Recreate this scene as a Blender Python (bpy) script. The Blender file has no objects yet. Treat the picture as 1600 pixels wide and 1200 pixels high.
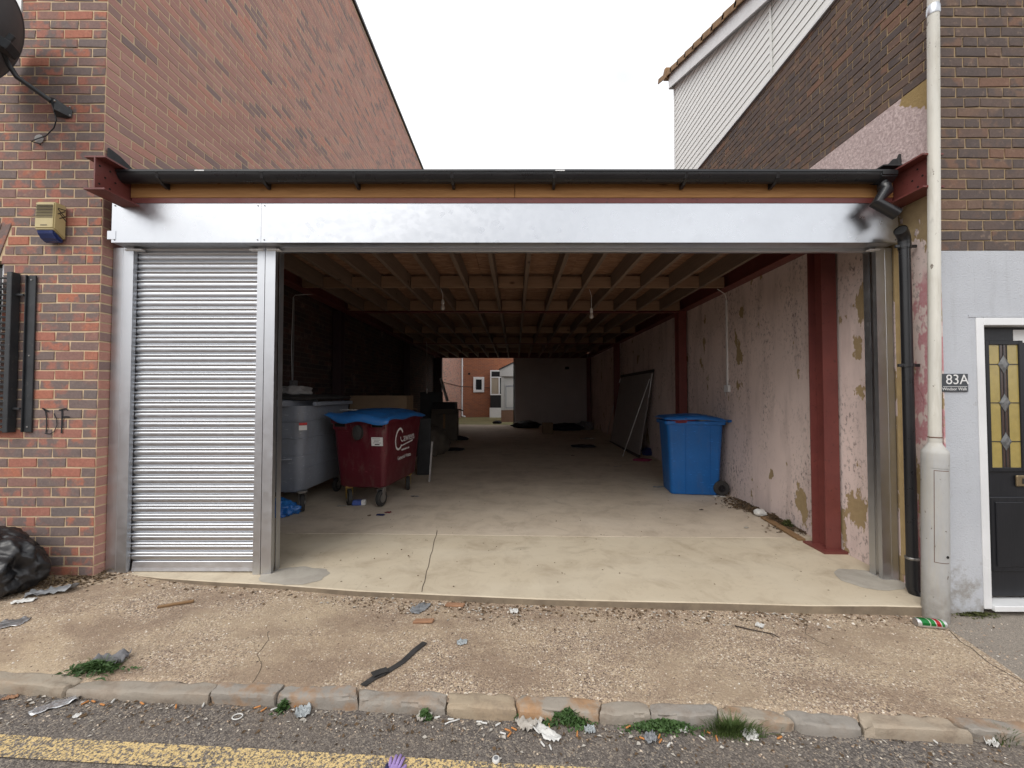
import bpy, bmesh, math, random
import numpy as np
from mathutils import Vector, Matrix, noise as mn

R = math.radians
rng = random.Random(11)
SC = bpy.context.scene
COL = SC.collection

# ------------------------------------------------------------------ camera, sky, sun, exposure
F_PX, CX, TILT, CAM_H = 630.0, 805.0, R(1.45), 1.40
cam_d = bpy.data.cameras.new('camera')
cam = bpy.data.objects.new('camera', cam_d)
COL.objects.link(cam)
cam.location = (0, 0, CAM_H)
cam.rotation_euler = (R(90) + TILT, 0, 0)
cam_d.sensor_width = 36.0
cam_d.lens = F_PX / 1600 * 36.0
cam_d.shift_x = -(CX - 800) / 1600
cam_d.clip_start = 0.02
cam_d.clip_end = 2000
SC.camera = cam

SUN_EL, SUN_AZ = R(47), R(216)          # compass direction the light comes from: behind the camera, a little to its left
wd = bpy.data.worlds.new('World')
SC.world = wd
wd.use_nodes = True
wt = wd.node_tree
bg = wt.nodes['Background']
sky = wt.nodes.new('ShaderNodeTexSky')
sky.sky_type = 'NISHITA'
sky.sun_disc = False
sky.sun_elevation = SUN_EL
sky.sun_rotation = SUN_AZ
sky.dust_density = 4.0
tcw = wt.nodes.new('ShaderNodeTexCoord')
cn = wt.nodes.new('ShaderNodeTexNoise')
cn.inputs['Scale'].default_value = 2.2
cn.inputs['Detail'].default_value = 4
cr = wt.nodes.new('ShaderNodeValToRGB')
cr.color_ramp.elements[0].position = 0.40
cr.color_ramp.elements[0].color = (6.2, 6.3, 6.55, 1)
cr.color_ramp.elements[1].position = 0.62
cr.color_ramp.elements[1].color = (11.0, 11.0, 11.05, 1)
mx = wt.nodes.new('ShaderNodeMix')
mx.data_type = 'RGBA'
mx.inputs[0].default_value = 0.9        # closed cloud cover over the blue
wt.links.new(tcw.outputs['Generated'], cn.inputs['Vector'])
wt.links.new(cn.outputs['Fac'], cr.inputs['Fac'])
wt.links.new(sky.outputs['Color'], mx.inputs[6])
wt.links.new(cr.outputs['Color'], mx.inputs[7])
wt.links.new(mx.outputs[2], bg.inputs['Color'])
bg.inputs['Strength'].default_value = 0.115

sd = bpy.data.lights.new('sun', 'SUN')
sd.energy = 1.2
sd.angle = R(38)
sd.color = (1.0, 0.97, 0.92)
sun = bpy.data.objects.new('sun', sd)
COL.objects.link(sun)
_sv = Vector((math.sin(SUN_AZ) * math.cos(SUN_EL), math.cos(SUN_AZ) * math.cos(SUN_EL), math.sin(SUN_EL)))
sun.rotation_euler = _sv.to_track_quat('Z', 'Y').to_euler()
sun.location = _sv * 30

SC.view_settings.view_transform = 'Standard'
SC.view_settings.look = 'None'
SC.view_settings.gamma = 1.0
SC.view_settings.exposure = 0.42
SC.render.engine = 'CYCLES'
SC.cycles.max_bounces = 12
SC.cycles.diffuse_bounces = 9
SC.cycles.use_denoising = True

# ------------------------------------------------------------------ layout helpers (metres; X right, Y away from the street, Z up)
_ct, _st = math.cos(TILT), math.sin(TILT)
def proj(p):
    d = Vector(p) - Vector((0, 0, CAM_H))
    f = d.y * _ct + d.z * _st
    u = -d.y * _st + d.z * _ct
    if f < 0.05:
        return None
    return CX + d.x / f * F_PX, 600 - u / f * F_PX
def at(px, py, y):
    dx, dy = (px - CX) / F_PX, -(py - 600) / F_PX
    s = y / (_ct - dy * _st)
    return Vector((s * dx, y, CAM_H + s * (_st + dy * _ct)))
def zslab(x, y):
    return -0.035 - 0.0095 * x + 0.016 * (y - 3.2)
def zpave(x, y):
    b = 0.045 * max(0, min(1, (-x - 2.4) / 1.0)) * max(0, min(1, (y - 2.3) / 0.7))
    return -0.090 - 0.016 * x + 0.008 * (y - 2.4) + b
def zroad(x, y):
    return zpave(x, 2.0) - 0.047 - 0.01 * (2.0 - y)
def ground(px, py, zf):
    y = 2.5
    for _ in range(30):
        p = at(px, py, 1.0)
        d = p - Vector((0, 0, CAM_H))
        x = d.x * y
        z = zf(x, y)
        y = 0.5 * y + 0.5 * (z - CAM_H) / d.z
    return Vector((d.x * y, y, zf(d.x * y, y)))
_k0, _k1 = ground(100, 1046, zpave), ground(1500, 1113, zpave)
def ykerb(x):
    return _k0.y + (_k1.y - _k0.y) * (x - _k0.x) / (_k1.x - _k0.x)

# ------------------------------------------------------------------ object helpers
def wm(o):
    m = o.matrix_parent_inverse @ o.matrix_basis
    return wm(o.parent) @ m if o.parent else o.matrix_basis.copy()
def adopt(o, parent, local):
    if parent is not None:
        inv = None if local else wm(parent).inverted()
        o.parent = parent
        if inv is not None:
            o.matrix_parent_inverse = inv
def tag(o, label=None, cat=None, group=None, kind=None):
    if label: o['label'] = label
    if cat: o['category'] = cat
    if group: o['group'] = group
    if kind: o['kind'] = kind
    return o
def empty(name, loc=(0, 0, 0), rz=0.0, parent=None, local=False, rot=None):
    o = bpy.data.objects.new(name, None)
    COL.objects.link(o)
    o.location = loc
    o.rotation_euler = rot if rot else (0, 0, rz)
    o.empty_display_size = 0.1
    adopt(o, parent, local)
    return o
def thing(name, label, cat, loc=(0, 0, 0), rz=0.0, group=None, rot=None):
    return tag(empty(name, loc, rz, rot=rot), label, cat, group)
def link_mesh(name, me, parent=None, local=False, loc=None, rot=None):
    o = bpy.data.objects.new(name, me)
    COL.objects.link(o)
    if loc is not None: o.location = loc
    if rot is not None: o.rotation_euler = rot
    adopt(o, parent, local)
    return o

class MB:
    def __init__(s):
        s.v, s.f = [], []
    def add(s, vs, fs):
        b = len(s.v)
        s.v += [tuple(v) for v in vs]
        s.f += [tuple(b + i for i in f) for f in fs]
        return s
    def box(s, x0, x1, y0, y1, z0, z1):
        return s.add([(x0, y0, z0), (x1, y0, z0), (x1, y1, z0), (x0, y1, z0), (x0, y0, z1), (x1, y0, z1), (x1, y1, z1), (x0, y1, z1)],
                     [(0, 3, 2, 1), (4, 5, 6, 7), (0, 1, 5, 4), (1, 2, 6, 5), (2, 3, 7, 6), (3, 0, 4, 7)])
    def obox(s, c, size, M):
        hx, hy, hz = size[0] / 2, size[1] / 2, size[2] / 2
        vs = [Vector(c) + M @ Vector(p) for p in ((-hx, -hy, -hz), (hx, -hy, -hz), (hx, hy, -hz), (-hx, hy, -hz), (-hx, -hy, hz), (hx, -hy, hz), (hx, hy, hz), (-hx, hy, hz))]
        return s.add(vs, [(0, 3, 2, 1), (4, 5, 6, 7), (0, 1, 5, 4), (1, 2, 6, 5), (2, 3, 7, 6), (3, 0, 4, 7)])
    def prism(s, poly, axis, a, b):
        """poly: 2D points; axis x -> (y,z), y -> (x,z), z -> (x,y)"""
        n = len(poly)
        def P(p, t):
            return (t, p[0], p[1]) if axis == 'x' else ((p[0], t, p[1]) if axis == 'y' else (p[0], p[1], t))
        vs = [P(p, a) for p in poly] + [P(p, b) for p in poly]
        fs = [tuple(range(n)), tuple(range(2 * n - 1, n - 1, -1))]
        for i in range(n):
            j = (i + 1) % n
            fs.append((i, i + n, j + n, j))
        return s.add(vs, fs)
    def tube(s, pts, r, n=10, cap=True):
        pts = [Vector(p) for p in pts]
        rs = r if isinstance(r, (list, tuple)) else [r] * len(pts)
        base = len(s.v)
        up = None
        for i, p in enumerate(pts):
            d = (pts[min(i + 1, len(pts) - 1)] - pts[max(i - 1, 0)]).normalized()
            if up is None:
                up = Vector((0, 0, 1)) if abs(d.z) < 0.9 else Vector((1, 0, 0))
            a = d.cross(up)
            if a.length < 1e-4:
                a = d.orthogonal()
            a.normalize()
            b = a.cross(d).normalized()
            up = b
            for k in range(n):
                t = 2 * math.pi * k / n
                s.v.append(tuple(p + (a * math.cos(t) + b * math.sin(t)) * rs[i]))
        for i in range(len(pts) - 1):
            for k in range(n):
                k2 = (k + 1) % n
                s.f.append((base + i * n + k, base + i * n + k2, base + (i + 1) * n + k2, base + (i + 1) * n + k))
        if cap:
            s.f.append(tuple(base + k for k in range(n))[::-1])
            s.f.append(tuple(base + (len(pts) - 1) * n + k for k in range(n)))
        return s
    def lathe(s, prof, n=20, M=None):
        M = M or Matrix()
        base = len(s.v)
        for r, z in prof:
            for k in range(n):
                t = 2 * math.pi * k / n
                s.v.append(tuple(M @ Vector((r * math.cos(t), r * math.sin(t), z))))
        for i in range(len(prof) - 1):
            for k in range(n):
                k2 = (k + 1) % n
                s.f.append((base + i * n + k, base + i * n + k2, base + (i + 1) * n + k2, base + (i + 1) * n + k))
        s.f.append(tuple(base + k for k in range(n))[::-1])
        s.f.append(tuple(base + (len(prof) - 1) * n + k for k in range(n)))
        return s
    def ribbon(s, pts, w, nrm, th=0.002):
        nrm = Vector(nrm)
        pts = [Vector(p) for p in pts]
        vs = []
        for i, p in enumerate(pts):
            d = (pts[min(i + 1, len(pts) - 1)] - pts[max(i - 1, 0)]).normalized()
            a = d.cross(nrm).normalized() * w / 2
            vs += [p - a, p + a, p + a + nrm * th, p - a + nrm * th]
        fs = []
        for i in range(len(pts) - 1):
            b = i * 4
            for k in range(4):
                fs.append((b + k, b + (k + 1) % 4, b + 4 + (k + 1) % 4, b + 4 + k))
        fs += [(3, 2, 1, 0), tuple(len(vs) - 4 + k for k in range(4))]
        return s.add(vs, fs)
    def mesh(s, name, mat, smooth=False, bevel=0.0, seg=1):
        me = bpy.data.meshes.new(name)
        me.from_pydata(s.v, [], s.f)
        bm = bmesh.new()
        bm.from_mesh(me)
        bmesh.ops.recalc_face_normals(bm, faces=bm.faces)
        if bevel:
            es = [e for e in bm.edges if len(e.link_faces) == 2 and e.calc_face_angle(0) > 0.6]
            bmesh.ops.bevel(bm, geom=es, offset=bevel, segments=seg, affect='EDGES', clamp_overlap=True)
        bm.to_mesh(me)
        bm.free()
        if smooth:
            for p in me.polygons: p.use_smooth = True
            if smooth != 'all':
                me.set_sharp_from_angle(angle=R(smooth if isinstance(smooth, (int, float)) and smooth is not True else 40))
        if mat: me.materials.append(mat)
        return me
    def build(s, name, mat, parent=None, local=False, smooth=False, bevel=0.0, seg=1):
        return link_mesh(name, s.mesh(name, mat, smooth, bevel, seg), parent, local)

def boxo(name, mat, b, parent=None, bevel=0.0, local=False):
    return MB().box(*b).build(name, mat, parent, local, bevel=bevel)
def text_obj(name, body, size, mat, parent, M, ext=0.0006, align='CENTER'):
    cu = bpy.data.curves.new(name, 'FONT')
    cu.body = body
    cu.size = size
    cu.extrude = ext
    cu.align_x = align
    cu.align_y = 'CENTER'
    o = bpy.data.objects.new(name, cu)
    me = bpy.data.meshes.new_from_object(o)
    bpy.data.objects.remove(o)
    me.transform(M)
    me.materials.clear()
    me.materials.append(mat)
    return link_mesh(name, me, parent)
def fbm(x, y, z=0.0, o=4):
    return mn.fractal(Vector((x, y, z)), 1.0, 2.0, o)
def grid_sheet(xs, ys, zf):
    m = MB()
    nx, ny = len(xs), len(ys)
    m.v = [(x, y, zf(x, y)) for y in ys for x in xs]
    m.f = [(j * nx + i, j * nx + i + 1, (j + 1) * nx + i + 1, (j + 1) * nx + i) for j in range(ny - 1) for i in range(nx - 1)]
    return m
def lin(a, b, n):
    return [a + (b - a) * i / (n - 1) for i in range(n)]

# ------------------------------------------------------------------ materials
class NT:
    def __init__(s, name):
        s.m = bpy.data.materials.new(name)
        s.m.use_nodes = True
        s.t = s.m.node_tree
        s.b = s.t.nodes['Principled BSDF']
        s._co = None
    def node(s, typ): return s.t.nodes.new('ShaderNode' + typ)
    def put(s, sock, val):
        if isinstance(val, bpy.types.NodeSocket): s.t.links.new(val, sock)
        elif isinstance(val, (tuple, list)): sock.default_value = (*val, 1) if len(val) == 3 and len(sock.default_value) == 4 else val
        else: sock.default_value = val
    def co(s):
        if s._co is None: s._co = s.node('TexCoord').outputs['Object']
        return s._co
    def geo(s, k='Position'): return s.node('NewGeometry').outputs[k]
    def mapping(s, vec=None, scale=(1, 1, 1), loc=(0, 0, 0), rot=(0, 0, 0)):
        n = s.node('Mapping')
        s.put(n.inputs['Vector'], vec or s.co())
        n.inputs['Scale'].default_value = scale
        s.put(n.inputs['Location'], loc)
        n.inputs['Rotation'].default_value = rot
        return n.outputs[0]
    def noise(s, scale, detail=4, rough=0.55, vec=None, dist=0.0):
        n = s.node('TexNoise')
        s.put(n.inputs['Vector'], vec or s.co())
        n.inputs['Scale'].default_value = scale
        n.inputs['Detail'].default_value = detail
        n.inputs['Roughness'].default_value = rough
        n.inputs['Distortion'].default_value = dist
        return n.outputs['Fac']
    def vor(s, scale, vec=None, out='Color', feature='F1', rand=1.0):
        n = s.node('TexVoronoi')
        n.feature = feature
        s.put(n.inputs['Vector'], vec or s.co())
        n.inputs['Scale'].default_value = scale
        n.inputs['Randomness'].default_value = rand
        return n.outputs[out]
    def ramp(s, fac, stops, interp='LINEAR'):
        n = s.node('ValToRGB')
        n.color_ramp.interpolation = interp
        el = n.color_ramp.elements
        while len(el) < len(stops): el.new(0.5)
        for e, (p, c) in zip(el, stops):
            e.position = p
            e.color = (*c, 1) if isinstance(c, (tuple, list)) else (c, c, c, 1)
        s.put(n.inputs['Fac'], fac)
        return n.outputs['Color']
    def mix(s, fac, a, b, mode='MIX'):
        n = s.node('Mix')
        n.data_type = 'RGBA'
        n.blend_type = mode
        s.put(n.inputs[0], fac)
        s.put(n.inputs[6], a)
        s.put(n.inputs[7], b)
        return n.outputs[2]
    def math(s, op, a, b=0.0, clamp=False):
        n = s.node('Math')
        n.operation = op
        n.use_clamp = clamp
        s.put(n.inputs[0], a)
        s.put(n.inputs[1], b)
        return n.outputs[0]
    def rng(s, v, a, b, c=0.0, d=1.0):
        n = s.node('MapRange')
        s.put(n.inputs[0], v)
        for i, x in enumerate((a, b, c, d)): n.inputs[i + 1].default_value = x
        return n.outputs[0]
    def xyz(s, vec=None):
        n = s.node('SeparateXYZ')
        s.put(n.inputs[0], vec or s.co())
        return n.outputs
    def attr(s, name, typ='GEOMETRY', out='Fac'):
        n = s.node('Attribute')
        n.attribute_name = name
        n.attribute_type = typ
        return n.outputs[out]
    def bump(s, h, strength=0.3, dist=0.01, prev=None):
        n = s.node('Bump')
        n.inputs['Strength'].default_value = strength
        n.inputs['Distance'].default_value = dist
        s.put(n.inputs['Height'], h)
        if prev is not None: s.put(n.inputs['Normal'], prev)
        return n.outputs[0]
    def out(s, color=None, rough=None, metal=None, normal=None, **kw):
        if color is not None: s.put(s.b.inputs['Base Color'], color)
        if rough is not None: s.put(s.b.inputs['Roughness'], rough)
        if metal is not None: s.put(s.b.inputs['Metallic'], metal)
        if normal is not None: s.put(s.b.inputs['Normal'], normal)
        for k, v in kw.items(): s.put(s.b.inputs[k.replace('_', ' ')], v)
        return s.m

def basic(name, c1, c2=None, rough=0.6, metal=0.0, ns=6, bs=80, bump=0.15, detail=5, stretch=(1, 1, 1), speck=None, spec=0.5, dist=0.003):
    t = NT(name)
    c2 = c2 or tuple(x * 0.72 for x in c1)
    v = t.mapping(scale=stretch)
    f = t.ramp(t.noise(ns, detail, 0.6, v), [(0.3, 0.0), (0.72, 1.0)])
    col = t.mix(f, c2, c1)
    if speck:
        m = t.ramp(t.noise(bs * 0.5, 3, 0.6, v), [(0.62, 0.0), (0.7, 1.0)])
        col = t.mix(m, col, speck)
    rv = t.rng(t.noise(ns * 2.3, 4, 0.6, v), 0.3, 0.7, max(0.03, rough - 0.08), min(1, rough + 0.08))
    return t.out(col, rv, metal, t.bump(t.noise(bs, 3, 0.6, v), bump, dist), Specular_IOR_Level=spec)
def brick_mat(name, stops, core=None, rough=0.85, dull=None):
    t = NT(name)
    r = t.math('ADD', t.attr('rnd'), t.attr('rnd', 'OBJECT'))
    off = t.node('CombineXYZ')
    t.put(off.inputs[0], t.math('MULTIPLY', r, 37.0))
    t.put(off.inputs[1], t.math('MULTIPLY', r, 61.0))
    va = t.node('VectorMath'); va.operation = 'ADD'
    t.put(va.inputs[0], t.co()); t.put(va.inputs[1], off.outputs[0])
    v = va.outputs[0]
    col = t.ramp(r, stops, 'LINEAR')
    if core:
        r2 = t.math('FRACT', t.math('MULTIPLY', r, 17.31))
        patch = t.ramp(t.noise(9, 3, 0.55, v), [(0.40, 0.0), (0.52, 1.0)])
        col = t.mix(t.math('MULTIPLY', patch, t.ramp(r2, [(0.12, 0.0), (0.35, 0.95)])), col, core)
    col = t.mix(t.ramp(t.noise(60, 4, 0.7, v), [(0.3, 0.22 if dull else 0.32), (0.75, 0.0)]), col, (0.02, 0.015, 0.013))
    col = t.mix(t.ramp(t.noise(25, 3, 0.6, v), [(0.6, 0.0), (0.8, 0.35)]), col, (0.5, 0.36, 0.25))
    if dull:
        col = t.mix(t.ramp(t.noise(0.7, 4, 0.6, t.geo()), [(0.3, 0.05), (0.7, 0.4)]), col, dull)
        col = t.mix(t.ramp(t.noise(3.2, 5, 0.7, t.geo()), [(0.58, 0.0), (0.78, 0.4)]), col, (0.54, 0.38, 0.33))
    h = t.noise(110, 4, 0.7, v)
    return t.out(col, rough, 0.0, t.bump(h, 0.5, 0.004), Specular_IOR_Level=0.25)

M = {}
M['brick_front'] = brick_mat('brick_red_multi', [(0.0, (0.50, 0.195, 0.125)), (0.3, (0.45, 0.185, 0.135)), (0.6, (0.37, 0.185, 0.15)), (0.8, (0.265, 0.175, 0.157)), (1.0, (0.20, 0.168, 0.162))], core=(0.215, 0.17, 0.16))
M['brick_side'] = brick_mat('brick_red_weathered', [(0.0, (0.60, 0.27, 0.20)), (0.25, (0.55, 0.31, 0.255)), (0.55, (0.48, 0.25, 0.21)), (0.8, (0.41, 0.245, 0.215)), (0.9, (0.28, 0.20, 0.19)), (1.0, (0.20, 0.17, 0.175))], dull=(0.48, 0.285, 0.24))
M['brick_dark'] = brick_mat('brick_dark_brown', [(0.0, (0.225, 0.13, 0.092)), (0.3, (0.195, 0.13, 0.098)), (0.7, (0.16, 0.115, 0.097)), (1.0, (0.11, 0.092, 0.09))], core=(0.125, 0.098, 0.09))
M['brick_soot'] = brick_mat('brick_inner_dark', [(0.0, (0.10, 0.045, 0.035)), (0.4, (0.07, 0.038, 0.033)), (1.0, (0.035, 0.028, 0.029))], dull=(0.05, 0.036, 0.034))  # darker brick for the stretch of side wall inside the garage
M['mortar_soot'] = basic('mortar_inner_dark', (0.10, 0.08, 0.06), (0.07, 0.055, 0.045), 0.95, ns=14, bs=140, bump=0.5)  # darker mortar for that same stretch
M['mortar'] = basic('mortar_buff', (0.66, 0.51, 0.33), (0.55, 0.42, 0.27), 0.95, ns=14, bs=140, bump=0.5)
M['mortar_dark'] = basic('mortar_brown', (0.42, 0.31, 0.18), (0.3, 0.22, 0.125), 0.95, ns=14, bs=140, bump=0.5)

def galv(name, base=0.62, rough=0.34, metal=1.0, wob=0.1):
    t = NT(name)
    g = t.xyz(t.vor(26, out='Color'))[0]
    col = t.mix(g, (base * 0.94, base * 0.97, base * 1.015), (base * 0.97, base * 1.0, base * 1.05))
    n1 = t.noise(1.6, 5, 0.6)
    col = t.mix(t.ramp(n1, [(0.45, 0.0), (0.8, 0.25)]), col, (base * 0.72, base * 0.745, base * 0.79))
    sm = t.ramp(t.noise(9, 5, 0.7), [(0.5, 0.0), (0.8, 1.0)])
    rg = t.math('ADD', t.rng(g, 0, 1, rough - 0.03, rough + 0.03), t.math('MULTIPLY', sm, 0.1))
    return t.out(col, rg, metal, t.bump(t.noise(1.7, 2, 0.5), wob, 0.02))
M['galv_fascia'] = galv('galvanised_sheet', 0.60, 0.30)
M['galv_slat'] = galv('galvanised_slat', 0.58, 0.40, wob=0.0)
M['galv_frame'] = galv('galvanised_frame', 0.60, 0.42)
M['galv_rail'] = galv('galvanised_rail', 0.7, 0.4)

def wood(name, c1, c2, axis=1, scale=1.0, rough=0.7, knots=True):
    t = NT(name)
    sc = [14, 14, 14]; sc[axis] = 0.9
    oi = t.node('ObjectInfo').outputs['Random']
    off = t.node('CombineXYZ')
    for k in range(3): t.put(off.inputs[k], t.math('MULTIPLY', oi, 31.0 + 7 * k))
    v = t.mapping(scale=[x * scale for x in sc], loc=off.outputs[0])
    g = t.noise(2.2, 5, 0.65, v, 1.2)
    col = t.mix(t.ramp(g, [(0.3, 0.0), (0.7, 1.0)]), c2, c1)
    col = t.mix(t.math('MULTIPLY', oi, 0.35), col, tuple(x * 0.6 for x in c2))
    if knots:
        sk = [3, 3, 3]; sk[axis] = 1.6
        kd = t.vor(1.2, t.mapping(scale=sk, loc=off.outputs[0]), 'Distance')
        col = t.mix(t.ramp(kd, [(0.04, 0.85), (0.1, 0.0)]), col, (0.05, 0.025, 0.012))
    return t.out(col, rough, 0, t.bump(g, 0.15, 0.003), Specular_IOR_Level=0.3)
M['joist'] = wood('sawn_joist_timber', (0.25, 0.18, 0.135), (0.175, 0.125, 0.095), 1)
M['noggin'] = wood('sawn_noggin_timber', (0.36, 0.235, 0.155), (0.25, 0.16, 0.105), 0)
M['fascia_wood'] = wood('orange_stained_board', (0.46, 0.24, 0.09), (0.31, 0.15, 0.052), 0, 0.9)
M['plank'] = wood('weathered_plank', (0.33, 0.2, 0.10), (0.2, 0.12, 0.06), 0, 1.5)

def osb():
    t = NT('oriented_strand_board')
    oi = t.node('ObjectInfo').outputs['Random']
    off = t.node('CombineXYZ')
    t.put(off.inputs[0], t.math('MULTIPLY', oi, 17.0)); t.put(off.inputs[1], t.math('MULTIPLY', oi, 29.0))
    a = t.vor(1.0, t.mapping(scale=(11, 48, 1), loc=off.outputs[0], rot=(0, 0, 0.25)), 'Color')
    b = t.vor(1.0, t.mapping(scale=(14, 40, 1), loc=off.outputs[0], rot=(0, 0, -0.35)), 'Color')
    col = t.ramp(t.xyz(a)[0], [(0.0, (0.19, 0.095, 0.058)), (0.5, (0.30, 0.165, 0.10)), (1.0, (0.40, 0.24, 0.15))])
    col = t.mix(t.ramp(t.xyz(b)[1], [(0.7, 0.0), (0.75, 0.6)]), col, (0.22, 0.10, 0.045))
    return t.out(col, 0.7, 0, t.bump(t.xyz(a)[0], 0.3, 0.003))
M['osb'] = osb()
M['red_steel'] = basic('red_oxide_steel', (0.18, 0.048, 0.04), (0.135, 0.036, 0.032), 0.5, ns=5, bs=60, bump=0.08, speck=(0.1, 0.03, 0.025))
M['black_plastic'] = basic('black_upvc', (0.012, 0.012, 0.014), (0.02, 0.02, 0.022), 0.32, ns=4, bs=60, bump=0.03)
M['black_felt'] = basic('black_roof_felt', (0.02, 0.02, 0.022), (0.035, 0.035, 0.037), 0.8, ns=10, bs=150, bump=0.4)
M['black_metal'] = basic('black_painted_metal', (0.014, 0.016, 0.019), (0.03, 0.033, 0.037), 0.45, ns=8, bs=70, bump=0.1, speck=(0.05, 0.05, 0.05))
M['dark_hole'] = basic('dark_gap', (0.008, 0.008, 0.008), None, 0.9)
M['white_upvc'] = basic('white_upvc', (0.78, 0.79, 0.80), (0.68, 0.69, 0.70), 0.35, ns=3, bs=60, bump=0.03)
M['white_clad'] = basic('white_cladding', (0.82, 0.83, 0.81), (0.75, 0.76, 0.74), 0.4, ns=4, bs=60, bump=0.05, stretch=(1, 0.3, 4))
M['roof_tile'] = basic('ochre_verge_tile', (0.36, 0.22, 0.11), (0.2, 0.125, 0.07), 0.85, ns=9, bs=90, bump=0.4)
M['white_paint'] = basic('white_print', (0.75, 0.75, 0.74), (0.7, 0.7, 0.69), 0.6)
M['screw'] = basic('screw_head', (0.12, 0.12, 0.12), None, 0.4, 0.8)

def render_mat(name, c1, c2, lump=120, strength=0.6):
    t = NT(name)
    n1 = t.noise(1.3, 5, 0.6)
    col = t.mix(t.ramp(n1, [(0.3, 0.0), (0.75, 1.0)]), c1, c2)
    streak = t.noise(3.0, 4, 0.6, t.mapping(scale=(3, 3, 0.35)))
    col = t.mix(t.ramp(streak, [(0.55, 0.0), (0.8, 0.25)]), col, tuple(x * 0.55 for x in c1))
    return t.out(col, 0.9, 0, t.bump(t.noise(lump, 3, 0.55), strength, 0.004), Specular_IOR_Level=0.2)
def grey_render():
    t = NT('pale_grey_render')
    p = t.geo()
    s = t.xyz(p)
    col = t.mix(t.ramp(t.noise(1.6, 5, 0.62, p), [(0.3, 0.0), (0.72, 1.0)]), (0.53, 0.55, 0.585), (0.45, 0.47, 0.505))
    col = t.mix(t.ramp(t.noise(4, 5, 0.65, t.mapping(p, (4, 4, 0.3))), [(0.55, 0.0), (0.78, 0.35)]), col, (0.33, 0.335, 0.34))
    sp = t.math('ADD', t.noise(9, 5, 0.7, p), t.rng(s[2], -0.15, 0.35, 0.28, 0.0))
    col = t.mix(t.ramp(sp, [(0.62, 0.0), (0.82, 0.7)]), col, (0.25, 0.225, 0.19))
    col = t.mix(t.ramp(t.noise(70, 2, 0.5, p), [(0.73, 0.0), (0.76, 0.5)]), col, (0.3, 0.3, 0.3))
    return t.out(col, 0.9, 0, t.bump(t.noise(85, 4, 0.6, p), 0.9, 0.005), Specular_IOR_Level=0.2)
M['grey_render'] = grey_render()
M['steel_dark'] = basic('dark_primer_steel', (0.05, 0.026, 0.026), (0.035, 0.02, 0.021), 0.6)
_unused = render_mat('pale_grey_render', (0.50, 0.525, 0.565), (0.45, 0.475, 0.515), 95, 0.9)

def pink_wall():
    t = NT('peeling_pink_paint')
    p = t.geo()
    base = t.mix(t.ramp(t.noise(1.1, 5, 0.6, p), [(0.3, 0.0), (0.7, 1.0)]), (0.77, 0.635, 0.59), (0.66, 0.54, 0.505))
    # soot and mould specks, streaked downwards
    m1 = t.ramp(t.noise(30, 5, 0.75, t.mapping(p, (1, 1, 0.6))), [(0.53, 0.0), (0.62, 0.75)])
    m1 = t.math('MULTIPLY', m1, t.ramp(t.noise(2.2, 4, 0.6, t.mapping(p, (1, 1, 0.5))), [(0.42, 0.0), (0.62, 1.0)]))
    base = t.mix(m1, base, (0.12, 0.09, 0.085))
    st = t.ramp(t.noise(5, 4, 0.6, t.mapping(p, (1, 1, 0.18))), [(0.50, 0.0), (0.74, 0.42)])
    base = t.mix(st, base, (0.27, 0.2, 0.19))
    # flaked patches down to ochre plaster
    s = t.xyz(p)
    n2 = t.noise(2.6, 5, 0.62, t.mapping(p, (1, 1.1, 0.62), loc=(3.1, 0.4, 1.2)))
    near = t.rng(s[1], 3.3, 4.2, 0.11, 0.0)
    low = t.rng(s[2], 0.0, 0.7, 0.045, 0.0)
    fl = t.ramp(t.math('ADD', n2, t.math('ADD', near, low)), [(0.632, 0.0), (0.645, 1.0)])
    och = t.mix(t.noise(22, 4, 0.65, p), (0.44, 0.33, 0.18), (0.26, 0.19, 0.11))
    col = t.mix(fl, base, och)
    # an older, deeper pink coat left near the street corner
    n3 = t.noise(5, 4, 0.65, t.mapping(p, (1, 1, 0.5), loc=(0, 2.0, 5.0)))
    old = t.math('MULTIPLY', t.ramp(n3, [(0.50, 0.0), (0.53, 1.0)]), t.rng(s[1], 3.12, 3.2, 1.0, 0.0))
    old = t.math('MULTIPLY', old, t.rng(s[2], 2.2, 2.35, 1.0, 0.0))
    col = t.mix(old, col, t.mix(t.noise(50, 3, 0.6, p), (0.46, 0.13, 0.16), (0.60, 0.40, 0.40)))
    h = t.math('SUBTRACT', t.math('MULTIPLY', t.noise(45, 4, 0.65, p), 0.4), t.math('MULTIPLY', fl, 0.6))
    return t.out(col, 0.88, 0, t.bump(h, 0.7, 0.006), Specular_IOR_Level=0.2)
M['pink'] = pink_wall()
def roughcast():
    t = NT('pink_roughcast')
    p = t.geo()
    s = t.xyz(p)
    sp = t.noise(38, 5, 0.75, p)
    col = t.mix(t.ramp(sp, [(0.42, 1.0), (0.62, 0.0)]), (0.78, 0.645, 0.625), (0.48, 0.375, 0.365))
    big = t.ramp(t.noise(2.0, 4, 0.6, t.mapping(p, (1, 1, 0.5))), [(0.4, 0.0), (0.75, 0.4)])
    col = t.mix(big, col, (0.36, 0.28, 0.27))
    # bare ochre corner under the brick line
    e = t.math('ADD', t.math('MULTIPLY', t.noise(6, 4, 0.6, p), 0.3), t.math('MULTIPLY', s[2], 0.9))
    e = t.math('SUBTRACT', e, t.math('MULTIPLY', s[1], 0.9))
    col = t.mix(t.ramp(e, [(0.66, 0.0), (0.67, 1.0)]), col, (0.36, 0.26, 0.12))
    return t.out(col, 0.92, 0, t.bump(sp, 0.9, 0.012), Specular_IOR_Level=0.2)
M['roughcast'] = roughcast()
M['plaster'] = render_mat('dull_plaster', (0.55, 0.50, 0.485), (0.46, 0.42, 0.41), 40, 0.3)

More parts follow.
